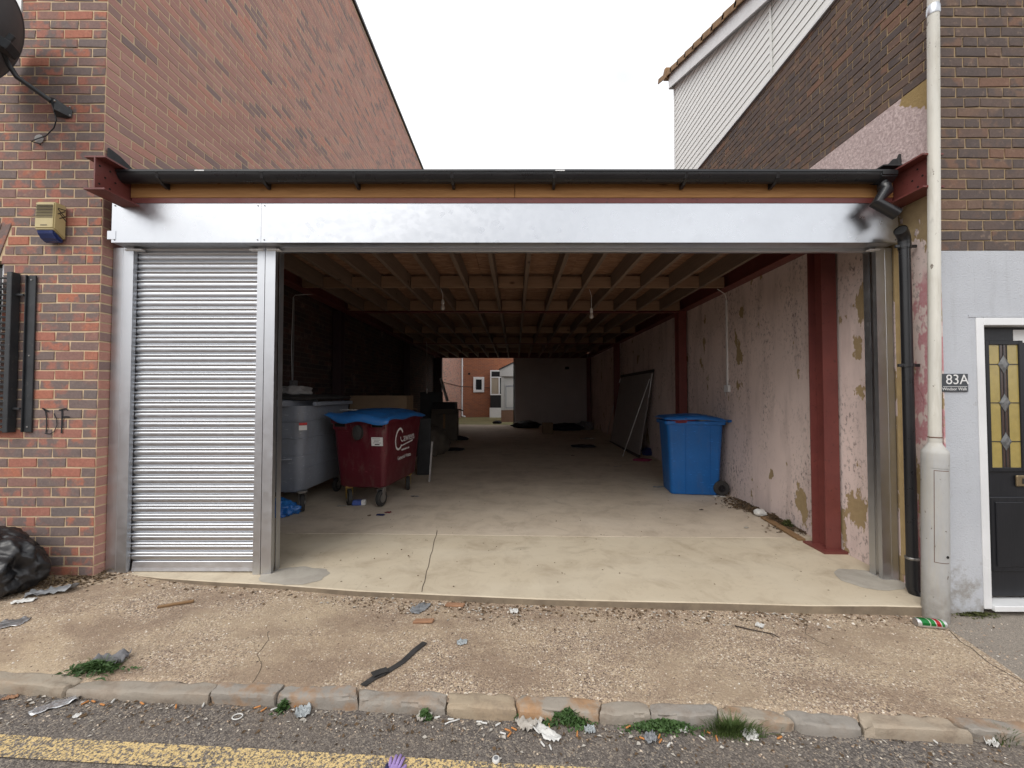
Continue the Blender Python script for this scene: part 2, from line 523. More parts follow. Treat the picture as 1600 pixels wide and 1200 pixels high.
def pavement_mat():
    t = NT('exposed_aggregate_pavement')
    p = t.geo()
    w = t.noise(9, 3, 0.5, p)
    v1 = t.vor(135, p, 'Color'); d1 = t.vor(135, p, 'Distance')
    v2 = t.vor(290, p, 'Color')
    stone = t.ramp(t.xyz(v1)[0], [(0.0, (0.075, 0.06, 0.052)), (0.16, (0.16, 0.12, 0.09)), (0.4, (0.39, 0.295, 0.205)), (0.72, (0.52, 0.40, 0.275)), (0.9, (0.62, 0.52, 0.395)), (1.0, (0.80, 0.74, 0.64))])
    fine = t.ramp(t.xyz(v2)[1], [(0.0, (0.11, 0.085, 0.068)), (0.5, (0.34, 0.255, 0.195)), (1.0, (0.54, 0.43, 0.33))])
    pick = t.ramp(t.xyz(v1)[1], [(0.45, 0.0), (0.5, 1.0)])
    col = t.mix(pick, fine, stone)
    # smooth mortar fines worn in across the middle, browner earth towards the left
    wash = t.ramp(t.noise(1.5, 5, 0.62, p), [(0.40, 0.0), (0.60, 0.85)])
    s = t.xyz(p)
    wash = t.math('MULTIPLY', wash, t.rng(s[0], -1.8, 1.2, 1.0, 0.35))
    thru = t.ramp(t.xyz(v2)[2], [(0.1, 0.62), (0.6, 1.0)])
    thru = t.math('MULTIPLY', thru, t.ramp(t.noise(11, 4, 0.65, p), [(0.3, 0.65), (0.55, 1.0)]))
    wash = t.math('MULTIPLY', wash, thru)
    col = t.mix(wash, col, t.mix(t.noise(16, 4, 0.6, p), (0.36, 0.27, 0.18), (0.50, 0.395, 0.27)))
    earth = t.ramp(t.noise(1.9, 5, 0.65, t.mapping(p, (1, 1.6, 1), loc=(7.3, 2, 0))), [(0.44, 0.0), (0.60, 0.9)])
    col = t.mix(t.math('MULTIPLY', earth, thru), col, t.mix(t.noise(60, 3, 0.7, p), (0.17, 0.122, 0.09), (0.33, 0.24, 0.17)))
    pale = t.ramp(t.noise(0.9, 5, 0.65, t.mapping(p, (1, 1.3, 1), loc=(1.9, 5.2, 0))), [(0.5, 0.0), (0.66, 0.6)])
    col = t.mix(t.math('MULTIPLY', pale, thru), col, t.mix(t.noise(30, 4, 0.65, p), (0.43, 0.335, 0.225), (0.56, 0.46, 0.33)))
    # grey tarmac reinstatement outside the house door
    cut = t.math('ADD', t.math('SUBTRACT', s[0], t.math('MULTIPLY', s[1], 0.2)), t.math('MULTIPLY', w, 0.03))
    tar = t.ramp(t.rng(cut, 2.295, 2.325), [(0.4, 0.0), (0.6, 1.0)])
    col = t.mix(tar, col, t.mix(t.xyz(v2)[0], (0.17, 0.15, 0.13), (0.36, 0.315, 0.265)))
    h = t.math('ADD', t.math('MULTIPLY', t.ramp(d1, [(0.0, 1.0), (0.5, 0.0)]), t.math('SUBTRACT', 1.0, t.math('MULTIPLY', wash, 0.9))), t.math('MULTIPLY', t.noise(60, 3, 0.6, p), 0.6))
    return t.out(col, 0.9, 0, t.bump(h, 0.6, 0.006), Specular_IOR_Level=0.25)
M['pavement'] = pavement_mat()

def asphalt_nodes(t, p):
    v1 = t.vor(150, p, 'Color'); d1 = t.vor(150, p, 'Distance')
    s = t.xyz(v1)
    col = t.ramp(s[0], [(0.0, (0.065, 0.058, 0.055)), (0.5, (0.135, 0.12, 0.11)), (0.82, (0.21, 0.188, 0.165)), (1.0, (0.37, 0.31, 0.24))])
    col = t.mix(t.ramp(t.noise(1.4, 5, 0.6, p), [(0.35, 0.0), (0.7, 0.55)]), col, (0.19, 0.155, 0.125))
    h = t.math('ADD', t.ramp(d1, [(0.0, 1.0), (0.55, 0.0)]), t.math('MULTIPLY', t.noise(300, 2, 0.6, p), 0.4))
    return col, h, s
def road_mat():
    t = NT('worn_asphalt')
    p = t.geo()
    col, h, _ = asphalt_nodes(t, p)
    return t.out(col, 0.88, 0, t.bump(h, 0.55, 0.006), Specular_IOR_Level=0.3)
M['road'] = road_mat()
def yellow_mat():
    t = NT('worn_yellow_paint')
    p = t.geo()
    col, h, s = asphalt_nodes(t, p)
    wear = t.noise(75, 4, 0.72, p)
    big = t.math('MULTIPLY', t.noise(3.0, 3, 0.6, p), 0.16)
    k = t.ramp(t.math('ADD', wear, t.math('ADD', big, t.math('MULTIPLY', s[2], 0.09))), [(0.585, 0.0), (0.65, 1.0)])
    yel = t.mix(t.noise(40, 3, 0.6, p), (0.62, 0.44, 0.18), (0.72, 0.55, 0.28))
    col = t.mix(k, col, yel)
    return t.out(col, 0.8, 0, t.bump(t.math('ADD', h, t.math('MULTIPLY', k, 0.6)), 0.5, 0.006))
M['yellow'] = yellow_mat()

def concrete(name, c1, c2, stain, brush=0.0, dusty=None):
    t = NT(name)
    p = t.geo()
    col = t.mix(t.ramp(t.noise(0.9, 6, 0.62, p), [(0.3, 0.0), (0.7, 1.0)]), c1, c2)
    col = t.mix(t.ramp(t.noise(3.5, 6, 0.68, p, 0.6), [(0.47, 0.0), (0.72, 0.7)]), col, stain)
    col = t.mix(t.ramp(t.noise(26, 5, 0.7, p), [(0.6, 0.0), (0.74, 0.4)]), col, tuple(x * 0.6 for x in stain))
    if dusty:
        col = t.mix(t.ramp(t.noise(1.7, 4, 0.6, t.mapping(p, (0.6, 1.5, 1))), [(0.45, 0.0), (0.7, 0.6)]), col, dusty)
    sc = t.ramp(t.noise(8, 4, 0.6, t.mapping(p, (5, 0.35, 1), rot=(0, 0, 0.6))), [(0.65, 0.0), (0.75, 0.14)])
    col = t.mix(sc, col, tuple(x * 0.5 for x in stain))
    dk = t.ramp(t.noise(2.1, 6, 0.72, t.mapping(p, (1, 1, 1), loc=(4.7, 1.3, 0)), 1.5), [(0.60, 0.0), (0.70, 0.35)])
    col = t.mix(dk, col, tuple(x * 0.7 for x in stain))
    pit = t.ramp(t.vor(34, p, 'Distance'), [(0.05, 0.55), (0.09, 0.0)])
    col = t.mix(t.math('MULTIPLY', pit, t.ramp(t.noise(5, 3, 0.6, p), [(0.5, 0.0), (0.6, 1.0)])), col, tuple(x * 0.4 for x in stain))
    h = t.noise(90, 4, 0.65, p)
    return t.out(col, t.rng(t.noise(5, 4, 0.6, p), 0.3, 0.7, 0.7, 0.92), 0, t.bump(h, 0.25, 0.004), Specular_IOR_Level=0.3)
M['apron'] = concrete('cream_concrete', (0.58, 0.50, 0.375), (0.50, 0.425, 0.315), (0.35, 0.28, 0.20), dusty=(0.62, 0.55, 0.43))
M['apron_edge'] = basic('dirty_slab_edge', (0.27, 0.215, 0.15), (0.16, 0.125, 0.09), 0.95, ns=7, bs=60, bump=0.6)
M['ochre'] = basic('bare_ochre_plaster', (0.42, 0.3, 0.14), (0.33, 0.23, 0.11), 0.9, ns=12, bs=80, bump=0.5)
M['floor'] = concrete('grey_buff_concrete', (0.60, 0.51, 0.40), (0.51, 0.43, 0.335), (0.35, 0.285, 0.22), dusty=(0.65, 0.565, 0.46))
M['cement'] = concrete('grey_cement_patch', (0.43, 0.40, 0.345), (0.37, 0.34, 0.295), (0.27, 0.245, 0.21))
M['yard'] = concrete('mossy_yard', (0.24, 0.215, 0.11), (0.17, 0.165, 0.075), (0.10, 0.095, 0.045))
M['soil'] = basic('ground_soil', (0.13, 0.1, 0.07), (0.08, 0.065, 0.045), 0.95, ns=3, bs=40, bump=0.6)

def kerb_mat():
    t = NT('sandstone_kerb')
    oi = t.node('ObjectInfo').outputs['Random']
    p = t.geo()
    base = t.ramp(oi, [(0.0, (0.36, 0.305, 0.235)), (0.25, (0.285, 0.26, 0.23)), (0.45, (0.38, 0.305, 0.215)), (0.65, (0.28, 0.265, 0.245)), (0.85, (0.33, 0.29, 0.24)), (1.0, (0.37, 0.31, 0.24))])
    iron = t.ramp(t.noise(7, 4, 0.65, p), [(0.46, 0.0), (0.62, 0.8)])
    r2 = t.ramp(t.math('FRACT', t.math('MULTIPLY', oi, 7.3)), [(0.3, 0.15), (0.8, 1.0)])
    col = t.mix(t.math('MULTIPLY', iron, r2), base, (0.40, 0.22, 0.10))
    col = t.mix(t.ramp(t.noise(14, 5, 0.7, p), [(0.5, 0.0), (0.75, 0.6)]), col, (0.15, 0.13, 0.11))
    col = t.mix(t.ramp(t.noise(120, 3, 0.7, p), [(0.6, 0.0), (0.75, 0.4)]), col, (0.45, 0.38, 0.3))
    nz = t.xyz(t.geo('Normal'))[2]
    return t.out(col, 0.88, 0, t.bump(t.noise(45, 5, 0.68, p), 0.5, 0.008), Specular_IOR_Level=0.25)
M['kerb'] = kerb_mat()

def far_brick():
    t = NT('distant_red_brick')
    n = t.node('TexBrick')
    t.put(n.inputs['Vector'], t.mapping(t.geo(), rot=(R(90), 0, 0)))
    n.inputs['Scale'].default_value = 1.0
    n.inputs['Brick Width'].default_value = 0.225
    n.inputs['Row Height'].default_value = 0.075
    n.inputs['Mortar Size'].default_value = 0.008
    n.inputs['Color1'].default_value = (0.36, 0.12, 0.05, 1)
    n.inputs['Color2'].default_value = (0.26, 0.085, 0.045, 1)
    n.inputs['Mortar'].default_value = (0.33, 0.2, 0.13, 1)
    col = t.mix(t.ramp(t.noise(0.8, 5, 0.65, t.geo()), [(0.4, 0.0), (0.75, 0.55)]), n.outputs['Color'], (0.18, 0.09, 0.065))
    return t.out(col, 0.9, 0, t.bump(n.outputs['Fac'], -0.3, 0.006))
M['far_brick'] = far_brick()
def glass_dark(name, c=(0.02, 0.022, 0.024), rough=0.06):
    t = NT(name)
    return t.out(c, rough, 0, t.bump(t.noise(2.0, 2, 0.5), 0.03, 0.02), Specular_IOR_Level=0.6)
M['glass'] = glass_dark('window_glass')

def plastic(name, c, rough=0.42, dirt=(0.16, 0.135, 0.11), amt=0.5, fade=None):
    t = NT(name)
    col = t.mix(t.ramp(t.noise(2.4, 5, 0.62), [(0.3, 0.0), (0.75, 1.0)]), c, fade or tuple(x * 0.78 for x in c))
    col = t.mix(t.ramp(t.noise(7, 6, 0.72, t.mapping(scale=(1.6, 1.6, 0.5))), [(0.52, 0.0), (0.8, amt)]), col, dirt)
    scr = t.ramp(t.noise(30, 3, 0.6, t.mapping(scale=(0.3, 1, 2))), [(0.64, 0.0), (0.7, 0.45)])
    col = t.mix(scr, col, tuple(min(1, x * 2.2 + 0.03) for x in c))
    return t.out(col, t.rng(t.noise(6, 4, 0.6), 0.3, 0.7, rough - 0.08, rough + 0.14), 0, t.bump(t.noise(160, 3, 0.6), 0.08, 0.002))
M['bin_red'] = plastic('maroon_bin_plastic', (0.105, 0.008, 0.017))
M['bin_grey'] = plastic('grey_bin_plastic', (0.245, 0.27, 0.32))
M['bin_blue'] = plastic('blue_bin_plastic', (0.012, 0.145, 0.47), amt=0.2)
M['lid_blue'] = plastic('blue_lid_plastic', (0.025, 0.16, 0.46), amt=0.3)
M['rubber'] = basic('black_rubber', (0.02, 0.02, 0.02), (0.045, 0.042, 0.04), 0.75, ns=12, bs=90)
M['castor_zinc'] = basic('zinc_castor', (0.42, 0.42, 0.42), (0.3, 0.29, 0.27), 0.4, 0.9)
M['castor_yellow'] = basic('yellow_castor_fork', (0.42, 0.27, 0.05), (0.26, 0.16, 0.045), 0.6)
M['post_paint'] = None
def post_mat():
    t = NT('chalky_white_post_paint')
    p = t.geo()
    s = t.xyz(p)
    grey = t.rng(s[2], 0.95, 1.15, 1.0, 0.0)
    a = t.mix(t.ramp(t.noise(5, 5, 0.65, t.mapping(p, (1, 1, 0.15))), [(0.35, 0.0), (0.7, 1.0)]), (0.70, 0.68, 0.61), (0.57, 0.56, 0.51))
    b = t.mix(t.ramp(t.noise(6, 5, 0.65, t.mapping(p, (1, 1, 0.3))), [(0.35, 0.0), (0.7, 1.0)]), (0.46, 0.46, 0.45), (0.36, 0.36, 0.355))
    col = t.mix(grey, a, b)
    col = t.mix(t.ramp(t.noise(4, 5, 0.7, t.mapping(p, (3, 3, 1))), [(0.62, 0.0), (0.8, 0.6)]), col, (0.2, 0.19, 0.175))
    col = t.mix(t.ramp(t.noise(7, 5, 0.7, t.mapping(p, (2, 2, 0.25), loc=(3, 1, 0))), [(0.48, 0.0), (0.62, 0.4)]), col, (0.42, 0.39, 0.32))
    chips = t.ramp(t.noise(32, 4, 0.7, t.mapping(p, (1, 1, 0.5))), [(0.655, 0.0), (0.68, 0.9)])
    col = t.mix(chips, col, (0.14, 0.11, 0.085))
    dirt = t.math('MULTIPLY', t.rng(s[2], -0.15, 0.22, 0.85, 0.0), t.ramp(t.noise(18, 4, 0.6, p), [(0.3, 0.3), (0.7, 1.0)]))
    col = t.mix(dirt, col, (0.16, 0.135, 0.105))
    return t.out(col, 0.62, 0, t.bump(t.noise(40, 4, 0.6, t.mapping(p, (1, 1, 0.3))), 0.25, 0.003))
M['post_paint'] = post_mat()
M['rust'] = basic('rusty_seam', (0.16, 0.07, 0.035), (0.09, 0.045, 0.03), 0.9)
M['door_black'] = wood('black_grained_door', (0.012, 0.013, 0.016), (0.02, 0.021, 0.025), 2, 1.0, 0.38, False)
M['amber'] = basic('amber_obscure_glass', (0.40, 0.31, 0.105), (0.32, 0.25, 0.085), 0.12, ns=18, bs=120, bump=0.25)
M['brown_glass'] = basic('brown_leaded_glass', (0.075, 0.05, 0.045), (0.05, 0.035, 0.03), 0.15, ns=18, bs=120, bump=0.2)
M['bevel_glass'] = basic('bevelled_clear_glass', (0.08, 0.085, 0.085), (0.2, 0.2, 0.2), 0.08, ns=30)
M['lead'] = basic('lead_came', (0.05, 0.05, 0.052), None, 0.5, 0.6)
M['brass'] = basic('dull_brass', (0.36, 0.28, 0.17), (0.25, 0.19, 0.11), 0.4, 0.8)
M['slate_sign'] = basic('slate_grey_sign', (0.045, 0.052, 0.06), (0.055, 0.062, 0.07), 0.5)
M['cream_plastic'] = basic('aged_cream_plastic', (0.56, 0.47, 0.25), (0.48, 0.39, 0.19), 0.5, ns=5)
M['blue_lens'] = basic('blue_strobe_lens', (0.02, 0.035, 0.13), (0.03, 0.05, 0.17), 0.25)
M['ink'] = basic('black_spray_ink', (0.012, 0.012, 0.016), None, 0.8)
M['dish'] = basic('grey_dish', (0.085, 0.09, 0.098), (0.07, 0.075, 0.082), 0.6, ns=3, bs=120, bump=0.1)
M['bag_black'] = basic('black_polythene', (0.007, 0.007, 0.008), (0.011, 0.011, 0.013), 0.40, ns=5, bs=30, bump=0.15, spec=0.6)
M['bag_blue'] = basic('blue_polythene', (0.02, 0.12, 0.42), (0.03, 0.18, 0.5), 0.3, ns=9, bs=40, bump=0.2)
M['cloth_grey'] = basic('grey_rag', (0.22, 0.215, 0.22), (0.13, 0.13, 0.14), 0.9, ns=14)
M['cloth_white'] = basic('dirty_white_rag', (0.44, 0.42, 0.41), (0.3, 0.29, 0.28), 0.9, ns=14)
M['cloth_dark'] = basic('dark_cloth', (0.012, 0.011, 0.016), (0.02, 0.018, 0.024), 0.95, ns=14)
M['cloth_pink'] = basic('pink_cloth', (0.35, 0.05, 0.13), (0.25, 0.04, 0.09), 0.9, ns=14)
M['cloth_navy'] = basic('navy_cloth', (0.015, 0.02, 0.09), (0.02, 0.03, 0.12), 0.9, ns=14)
M['cloth_red'] = basic('dull_red_cloth', (0.2, 0.03, 0.04), (0.13, 0.02, 0.03), 0.9, ns=14)
M['card'] = basic('brown_cardboard', (0.24, 0.165, 0.10), (0.19, 0.13, 0.08), 0.85, ns=5)
M['card_dark'] = basic('drab_board', (0.14, 0.12, 0.095), (0.10, 0.085, 0.07), 0.85, ns=5)
M['paper'] = basic('white_paper', (0.70, 0.70, 0.68), (0.56, 0.55, 0.52), 0.8, ns=20)
M['paper_dirty'] = basic('grubby_paper', (0.5, 0.47, 0.42), (0.33, 0.3, 0.26), 0.85, ns=30)
M['film'] = basic('grey_plastic_film', (0.28, 0.29, 0.30), (0.15, 0.155, 0.165), 0.35, ns=16)
M['silver_foil'] = basic('crushed_aluminium', (0.62, 0.63, 0.64), (0.45, 0.45, 0.46), 0.35, 0.85, ns=24)
M['terracotta'] = basic('clay_fragment', (0.36, 0.20, 0.115), (0.28, 0.15, 0.085), 0.9, ns=20, bs=120, bump=0.4)
M['strap'] = basic('black_webbing', (0.022, 0.021, 0.021), (0.045, 0.042, 0.04), 0.85, ns=20, bs=300, bump=0.6)
M['twig'] = basic('dead_stem', (0.30, 0.225, 0.12), (0.19, 0.135, 0.07), 0.9, ns=20)
M['twig_dark'] = basic('dark_twig', (0.06, 0.045, 0.035), None, 0.9, ns=20)
M['leaf_dry'] = basic('dry_leaf', (0.16, 0.10, 0.05), (0.075, 0.05, 0.03), 0.9, ns=40)
M['green'] = basic('weed_green', (0.055, 0.115, 0.025), (0.035, 0.075, 0.018), 0.65, ns=30)
M['green2'] = basic('grass_green', (0.085, 0.13, 0.03), (0.05, 0.085, 0.02), 0.65, ns=30)
M['moss'] = basic('moss_green', (0.085, 0.095, 0.022), (0.05, 0.055, 0.016), 0.95, ns=30, bs=150, bump=0.6)
M['butt_orange'] = basic('filter_cork', (0.55, 0.24, 0.075), (0.44, 0.19, 0.06), 0.8, ns=60)
M['glove_purple'] = basic('lilac_knit', (0.36, 0.26, 0.52), (0.29, 0.2, 0.44), 0.9, ns=40, bs=300, bump=0.5)
M['glove_navy'] = basic('navy_knit', (0.035, 0.035, 0.12), None, 0.9, ns=40)
M['red_can'] = basic('red_can_print', (0.45, 0.03, 0.03), (0.35, 0.02, 0.02), 0.35, 0.3)
M['carton_blue'] = basic('blue_carton', (0.07, 0.12, 0.38), (0.05, 0.09, 0.3), 0.5, ns=30)
M['clear_plastic'] = basic('cloudy_clear_plastic', (0.42, 0.45, 0.46), (0.3, 0.33, 0.34), 0.2, ns=20)
M['bulb'] = basic('frosted_bulb', (0.62, 0.6, 0.58), None, 0.25)
M['copper_cable'] = basic('brown_cable', (0.05, 0.035, 0.03), None, 0.6)
M['black_board'] = basic('black_board', (0.006, 0.006, 0.008), (0.01, 0.01, 0.012), 0.6)
M['drab_sheet'] = basic('drab_sheet', (0.30, 0.275, 0.265), (0.24, 0.22, 0.215), 0.8)
M['shed_white'] = render_mat('pale_shed_boards', (0.50, 0.50, 0.49), (0.42, 0.42, 0.41), 30, 0.1)
M['net'] = basic('beige_net_curtain', (0.36, 0.31, 0.24), (0.28, 0.24, 0.18), 0.35, ns=12, stretch=(4, 4, 0.2))
# ------------------------------------------------------------------ ground, road, pavement, kerb
tag(grid_sheet(lin(-400, 400, 9), lin(-400, 400, 9), lambda x, y: -0.75).build('ground', M['soil']), 'bare earth beneath the street and yard', 'ground', kind='structure')
xs = lin(-14, 14, 141)
road_o = grid_sheet(xs, [-14, -6, -2, 0, 0.8, 1.3, 1.6, 1.75, 1.9, 2.1, 2.3, 2.5], lambda x, y: zroad(x, min(y, 2.2)) + 0.004 * fbm(x * 1.3, y * 1.3)).build('road', M['road'], smooth='all')
tag(road_o, 'worn dark grey asphalt road along the kerb', 'road', kind='structure')
# yellow line, parallel to the kerb
ln = MB()
_l0, _l1 = ground(0, 1150, zroad), ground(900, 1200, zroad)
for i, x in enumerate(lin(-9, 9, 121)):
    yk = _l0.y + (_l1.y - _l0.y) * (x - _l0.x) / (_l1.x - _l0.x)
    for y in (yk, yk - 0.05, yk - 0.1):
        ln.v.append((x, y, zroad(x, y) + 0.004 * fbm(x * 1.3, y * 1.3) + 0.006))
ln.f = [(i * 3 + k, i * 3 + k + 1, i * 3 + k + 4, i * 3 + k + 3) for i in range(120) for k in range(2)]
tag(ln.build('road_marking', M['yellow'], smooth='all'), 'worn yellow painted line on the asphalt road', 'road marking', kind='structure')

def pz(x, y):
    return zpave(x, y) + 0.006 * fbm(x * 2.1, y * 2.1, 3.0) + 0.0022 * fbm(x * 22, y * 22, 1.0, 3)
pv = MB()
nx, ny = 520, 56
for j in range(ny):
    tt = (j / (ny - 1)) ** 1.15
    for i in range(nx):
        x = -7.8 + 15.6 * i / (nx - 1)
        y = (ykerb(x) - 0.065) * (1 - tt) + 3.6 * tt
        pv.v.append((x, y, pz(x, y) - 0.022 * max(0.0, min(1.0, (ykerb(x) - 0.035 - y) / 0.02))))
pv.f = [(j * nx + i, j * nx + i + 1, (j + 1) * nx + i + 1, (j + 1) * nx + i) for j in range(ny - 1) for i in range(nx - 1)]
tag(pv.build('pavement', M['pavement'], smooth='all'), 'gritty beige aggregate pavement in front of the garage', 'pavement', kind='structure')

kerb = tag(empty('kerb', (0, ykerb(0), zpave(0, 2.0))), 'row of worn sandstone kerb stones along the road', 'kerb', kind='structure')
cuts_px = [-360, -190, -70, 122, 343, 447, 566, 703, 806, 931, 1002, 1101, 1201, 1299, 1434, 1548, 1660, 1790]
cuts = []
for c in cuts_px:
    x = (c - CX) / F_PX * 2.05
    cuts.append(x)
cuts = [cuts[0] - 1.9, cuts[0] - 1.4, cuts[0] - 0.8] + cuts + [cuts[-1] + 0.5, cuts[-1] + 1.1, cuts[-1] + 1.8]
SK = [random.Random(40 + i).uniform(-0.045, 0.045) for i in range(len(cuts) + 1)]
for i in range(len(cuts) - 1):
    x0, x1 = cuts[i] + 0.003, cuts[i + 1] - 0.003
    r2 = random.Random(100 + i)
    L = x1 - x0
    w = 0.089 + r2.uniform(-0.006, 0.010)
    nxk, nyk, nzk = max(6, int(L / 0.04)), 6, 5
    bm = bmesh.new()
    bmesh.ops.create_cube(bm, size=1.0)
    bmesh.ops.subdivide_edges(bm, edges=bm.edges[:], cuts=9, use_grid_fill=True)
    tilt = r2.uniform(-0.02, 0.02); skew0 = SK[i]; skew1 = SK[i + 1]
    dz = r2.uniform(-0.008, 0.008)
    for v in bm.verts:
        u, vv, ww = v.co.x, v.co.y, v.co.z
        # round the arrises
        q = Vector((u, vv, ww))
        ax, ay, az = abs(u) * 2, abs(vv) * 2, abs(ww) * 2
        rx = min(0.05 / L * 2, 0.5)
        round_ = 0.0
        ex = max(0, (ax - (1 - rx)) / rx); ey = max(0, (ay - 0.6) / 0.4); ez = max(0, (az - 0.7) / 0.3)
        sh = 1 - 0.012 * 0
        dx_ = -math.copysign(0.003 * (ey * ey + ez * ez) * ex, u)
        dy_ = -math.copysign(0.004 * (ex * ex + ez * ez) * ey, vv)
        dz_ = -math.copysign(0.005 * (ex * ex + ey * ey) * ez, ww)
        X = (x0 + x1) / 2 + u * L + dx_ + (skew0 * (0.5 - u) + skew1 * (0.5 + u)) * vv * 2 * 0.5
        Y = ykerb(X) - 0.03 - w / 2 + vv * w + dy_
        n1 = mn.noise_vector(Vector((X * 9, Y * 9, ww * 2 + i)))
        n2 = mn.noise_vector(Vector((X * 26, Y * 26, ww * 3 + i)))
        Z = zpave(X, 2.0) + 0.004 + dz - 0.085 + ww * 0.17 + dz_ + tilt * u
        edge_ = max(ex * ey, ey * ez, ex * ez, 0.25 * max(ex, ey, ez))
        n3 = mn.noise_vector(Vector((X * 60, Y * 60, Z * 60 + i)))
        chip = max(0.0, mn.noise(Vector((X * 16, Y * 16, Z * 16 + i * 3))) - 0.05) * 0.03 * edge_
        v.co = Vector((X, Y, Z)) + n1 * 0.006 + n2 * (0.003 + 0.004 * edge_) + n3 * 0.0022 - Vector((math.copysign(ex, u), math.copysign(ey, vv), math.copysign(ez, ww))) * chip
    me = bpy.data.meshes.new('kerb_stone')
    bm.to_mesh(me); bm.free()
    for p in me.polygons: p.use_smooth = True
    me.set_sharp_from_angle(angle=R(24))
    me.materials.append(M['kerb'])
    link_mesh('kerb_stone', me, kerb)

# ------------------------------------------------------------------ garage floor and yard
def slab(name, poly, zf, th, mat, label):
    m = MB()
    n = len(poly)
    m.v = [(x, y, zf(x, y)) for x, y in poly] + [(x, y, zf(x, y) - th) for x, y in poly]
    m.f = [tuple(range(n)), tuple(range(2 * n - 1, n - 1, -1))] + [(i, i + n, (i + 1) % n + n, (i + 1) % n) for i in range(n)]
    o = m.build(name, mat, bevel=0.006)
    o.data.materials.append(M['apron_edge'])
    for p in o.data.polygons:
        if abs(p.normal.z) < 0.3: p.material_index = 1
    return tag(o, label, 'floor', kind='structure')
edge = [(160, 899), (250, 907), (340, 912), (430, 918), (560, 926), (700, 934), (840, 939), (980, 943), (1120, 946), (1260, 949), (1380, 951), (1426, 951)]
ep = []
for k, (px, py) in enumerate(edge):
    g = ground(px, py - 4, zslab)
    ep.append((g.x, g.y + 0.008 * math.sin(k * 2.7)))
ep = [(-3.225, ep[0][1] + 0.02)] + ep[1:-1] + [(2.86, ep[-1][1])]
slab('floor', ep + [(3.03, 3.02), (3.03, 4.10), (0.5, 4.085), (-1.2, 4.10), (-3.22, 4.09)], zslab, 0.16, M['apron'], 'cream concrete apron slab across the garage mouth')
slab('floor', [(-3.22, 4.098), (-1.2, 4.108), (0.5, 4.093), (3.03, 4.108), (3.03, 16.15), (-3.22, 16.15)], lambda x, y: zslab(x, y) - 0.003, 0.16, M['floor'], 'long grey buff concrete floor inside the garage')
# cement haunches round the feet of the shutter frame
for nm, cx, cy, rx, ry, lab in (('cement_patch', -1.72, 3.19, 0.27, 0.15, 'smooth grey cement patch at the foot of the shutter mullion'), ('cement_patch', 2.78, 3.22, 0.24, 0.18, 'smooth grey cement patch at the foot of the drainpipe side jamb')):
    m = MB()
    N = 40
    m.v = [(cx, cy, zslab(cx, cy) + 0.010)]
    for k in range(N):
        t = 2 * math.pi * k / N
        rr = 1 + 0.16 * fbm(math.cos(t) * 1.4 + cx, math.sin(t) * 1.4)
        for q, hz in ((0.75, 0.008), (1.0, 0.002)):
            x, y = cx + rx * rr * q * math.cos(t), cy + ry * rr * q * math.sin(t)
            m.v.append((min(x, 3.02), y, zslab(x, y) + hz))
    m.f = [(0, 1 + 2 * k, 1 + 2 * ((k + 1) % N)) for k in range(N)] + [(1 + 2 * k, 2 + 2 * k, 2 + 2 * ((k + 1) % N), 1 + 2 * ((k + 1) % N)) for k in range(N)]
    tag(m.build(nm, M['cement'], smooth='all'), lab, 'floor patch', kind='structure')
# saw-cut crack in the apron
m = MB()
cp = [ground(683 - 24 * k / 12, 829 + 96 * k / 12, zslab) for k in range(13)]
m.ribbon([(p.x + 0.004 * math.sin(k * 2.1), p.y, p.z + 0.0015) for k, p in enumerate(cp)], 0.0045, (0, 0, 1), 0.001)
tag(m.build('floor_crack', M['twig_dark']), 'thin dark crack running across the cream concrete apron', 'crack', kind='structure')
for pts, wd_, lab in (([(1482, 984), (1500, 1003), (1518, 1014), (1545, 1036), (1570, 1050), (1600, 1066), (1640, 1090)], 0.005, 'dark joint round the tarmac patch outside the house door'),
                      ([(1245, 962), (1262, 972), (1258, 990), (1280, 1003), (1300, 1012)], 0.003, 'fine crack in the pavement near the dark twig'),
                      ([(395, 1066), (410, 1040), (402, 1022), (420, 1000), (416, 985)], 0.0025, 'fine crack in the pavement below the closed shutter')):
    m = MB()
    q = []
    for i in range(len(pts) - 1):
        for k in range(6):
            t = k / 6
            g = ground(pts[i][0] * (1 - t) + pts[i + 1][0] * t, pts[i][1] * (1 - t) + pts[i + 1][1] * t, zpave)
            x, y = g.x + 0.006 * fbm(g.x * 30, g.y * 30), g.y + 0.006 * fbm(g.y * 30, g.x * 30)
            q.append((x, y, pz(x, y) + 0.0006))
    m.ribbon(q, wd_, (0, 0, 1), 0.0012)
    tag(m.build('pavement_crack', M['soil']), lab, 'crack', kind='structure')
tag(grid_sheet(lin(-8, 12, 21), lin(16.16, 40, 25), lambda x, y: 0.13 - 0.0125 * (y - 16.1) + 0.015 * fbm(x, y)).build('yard_ground', M['yard'], smooth='all'), 'mossy concrete yard behind the garage', 'yard', kind='structure')

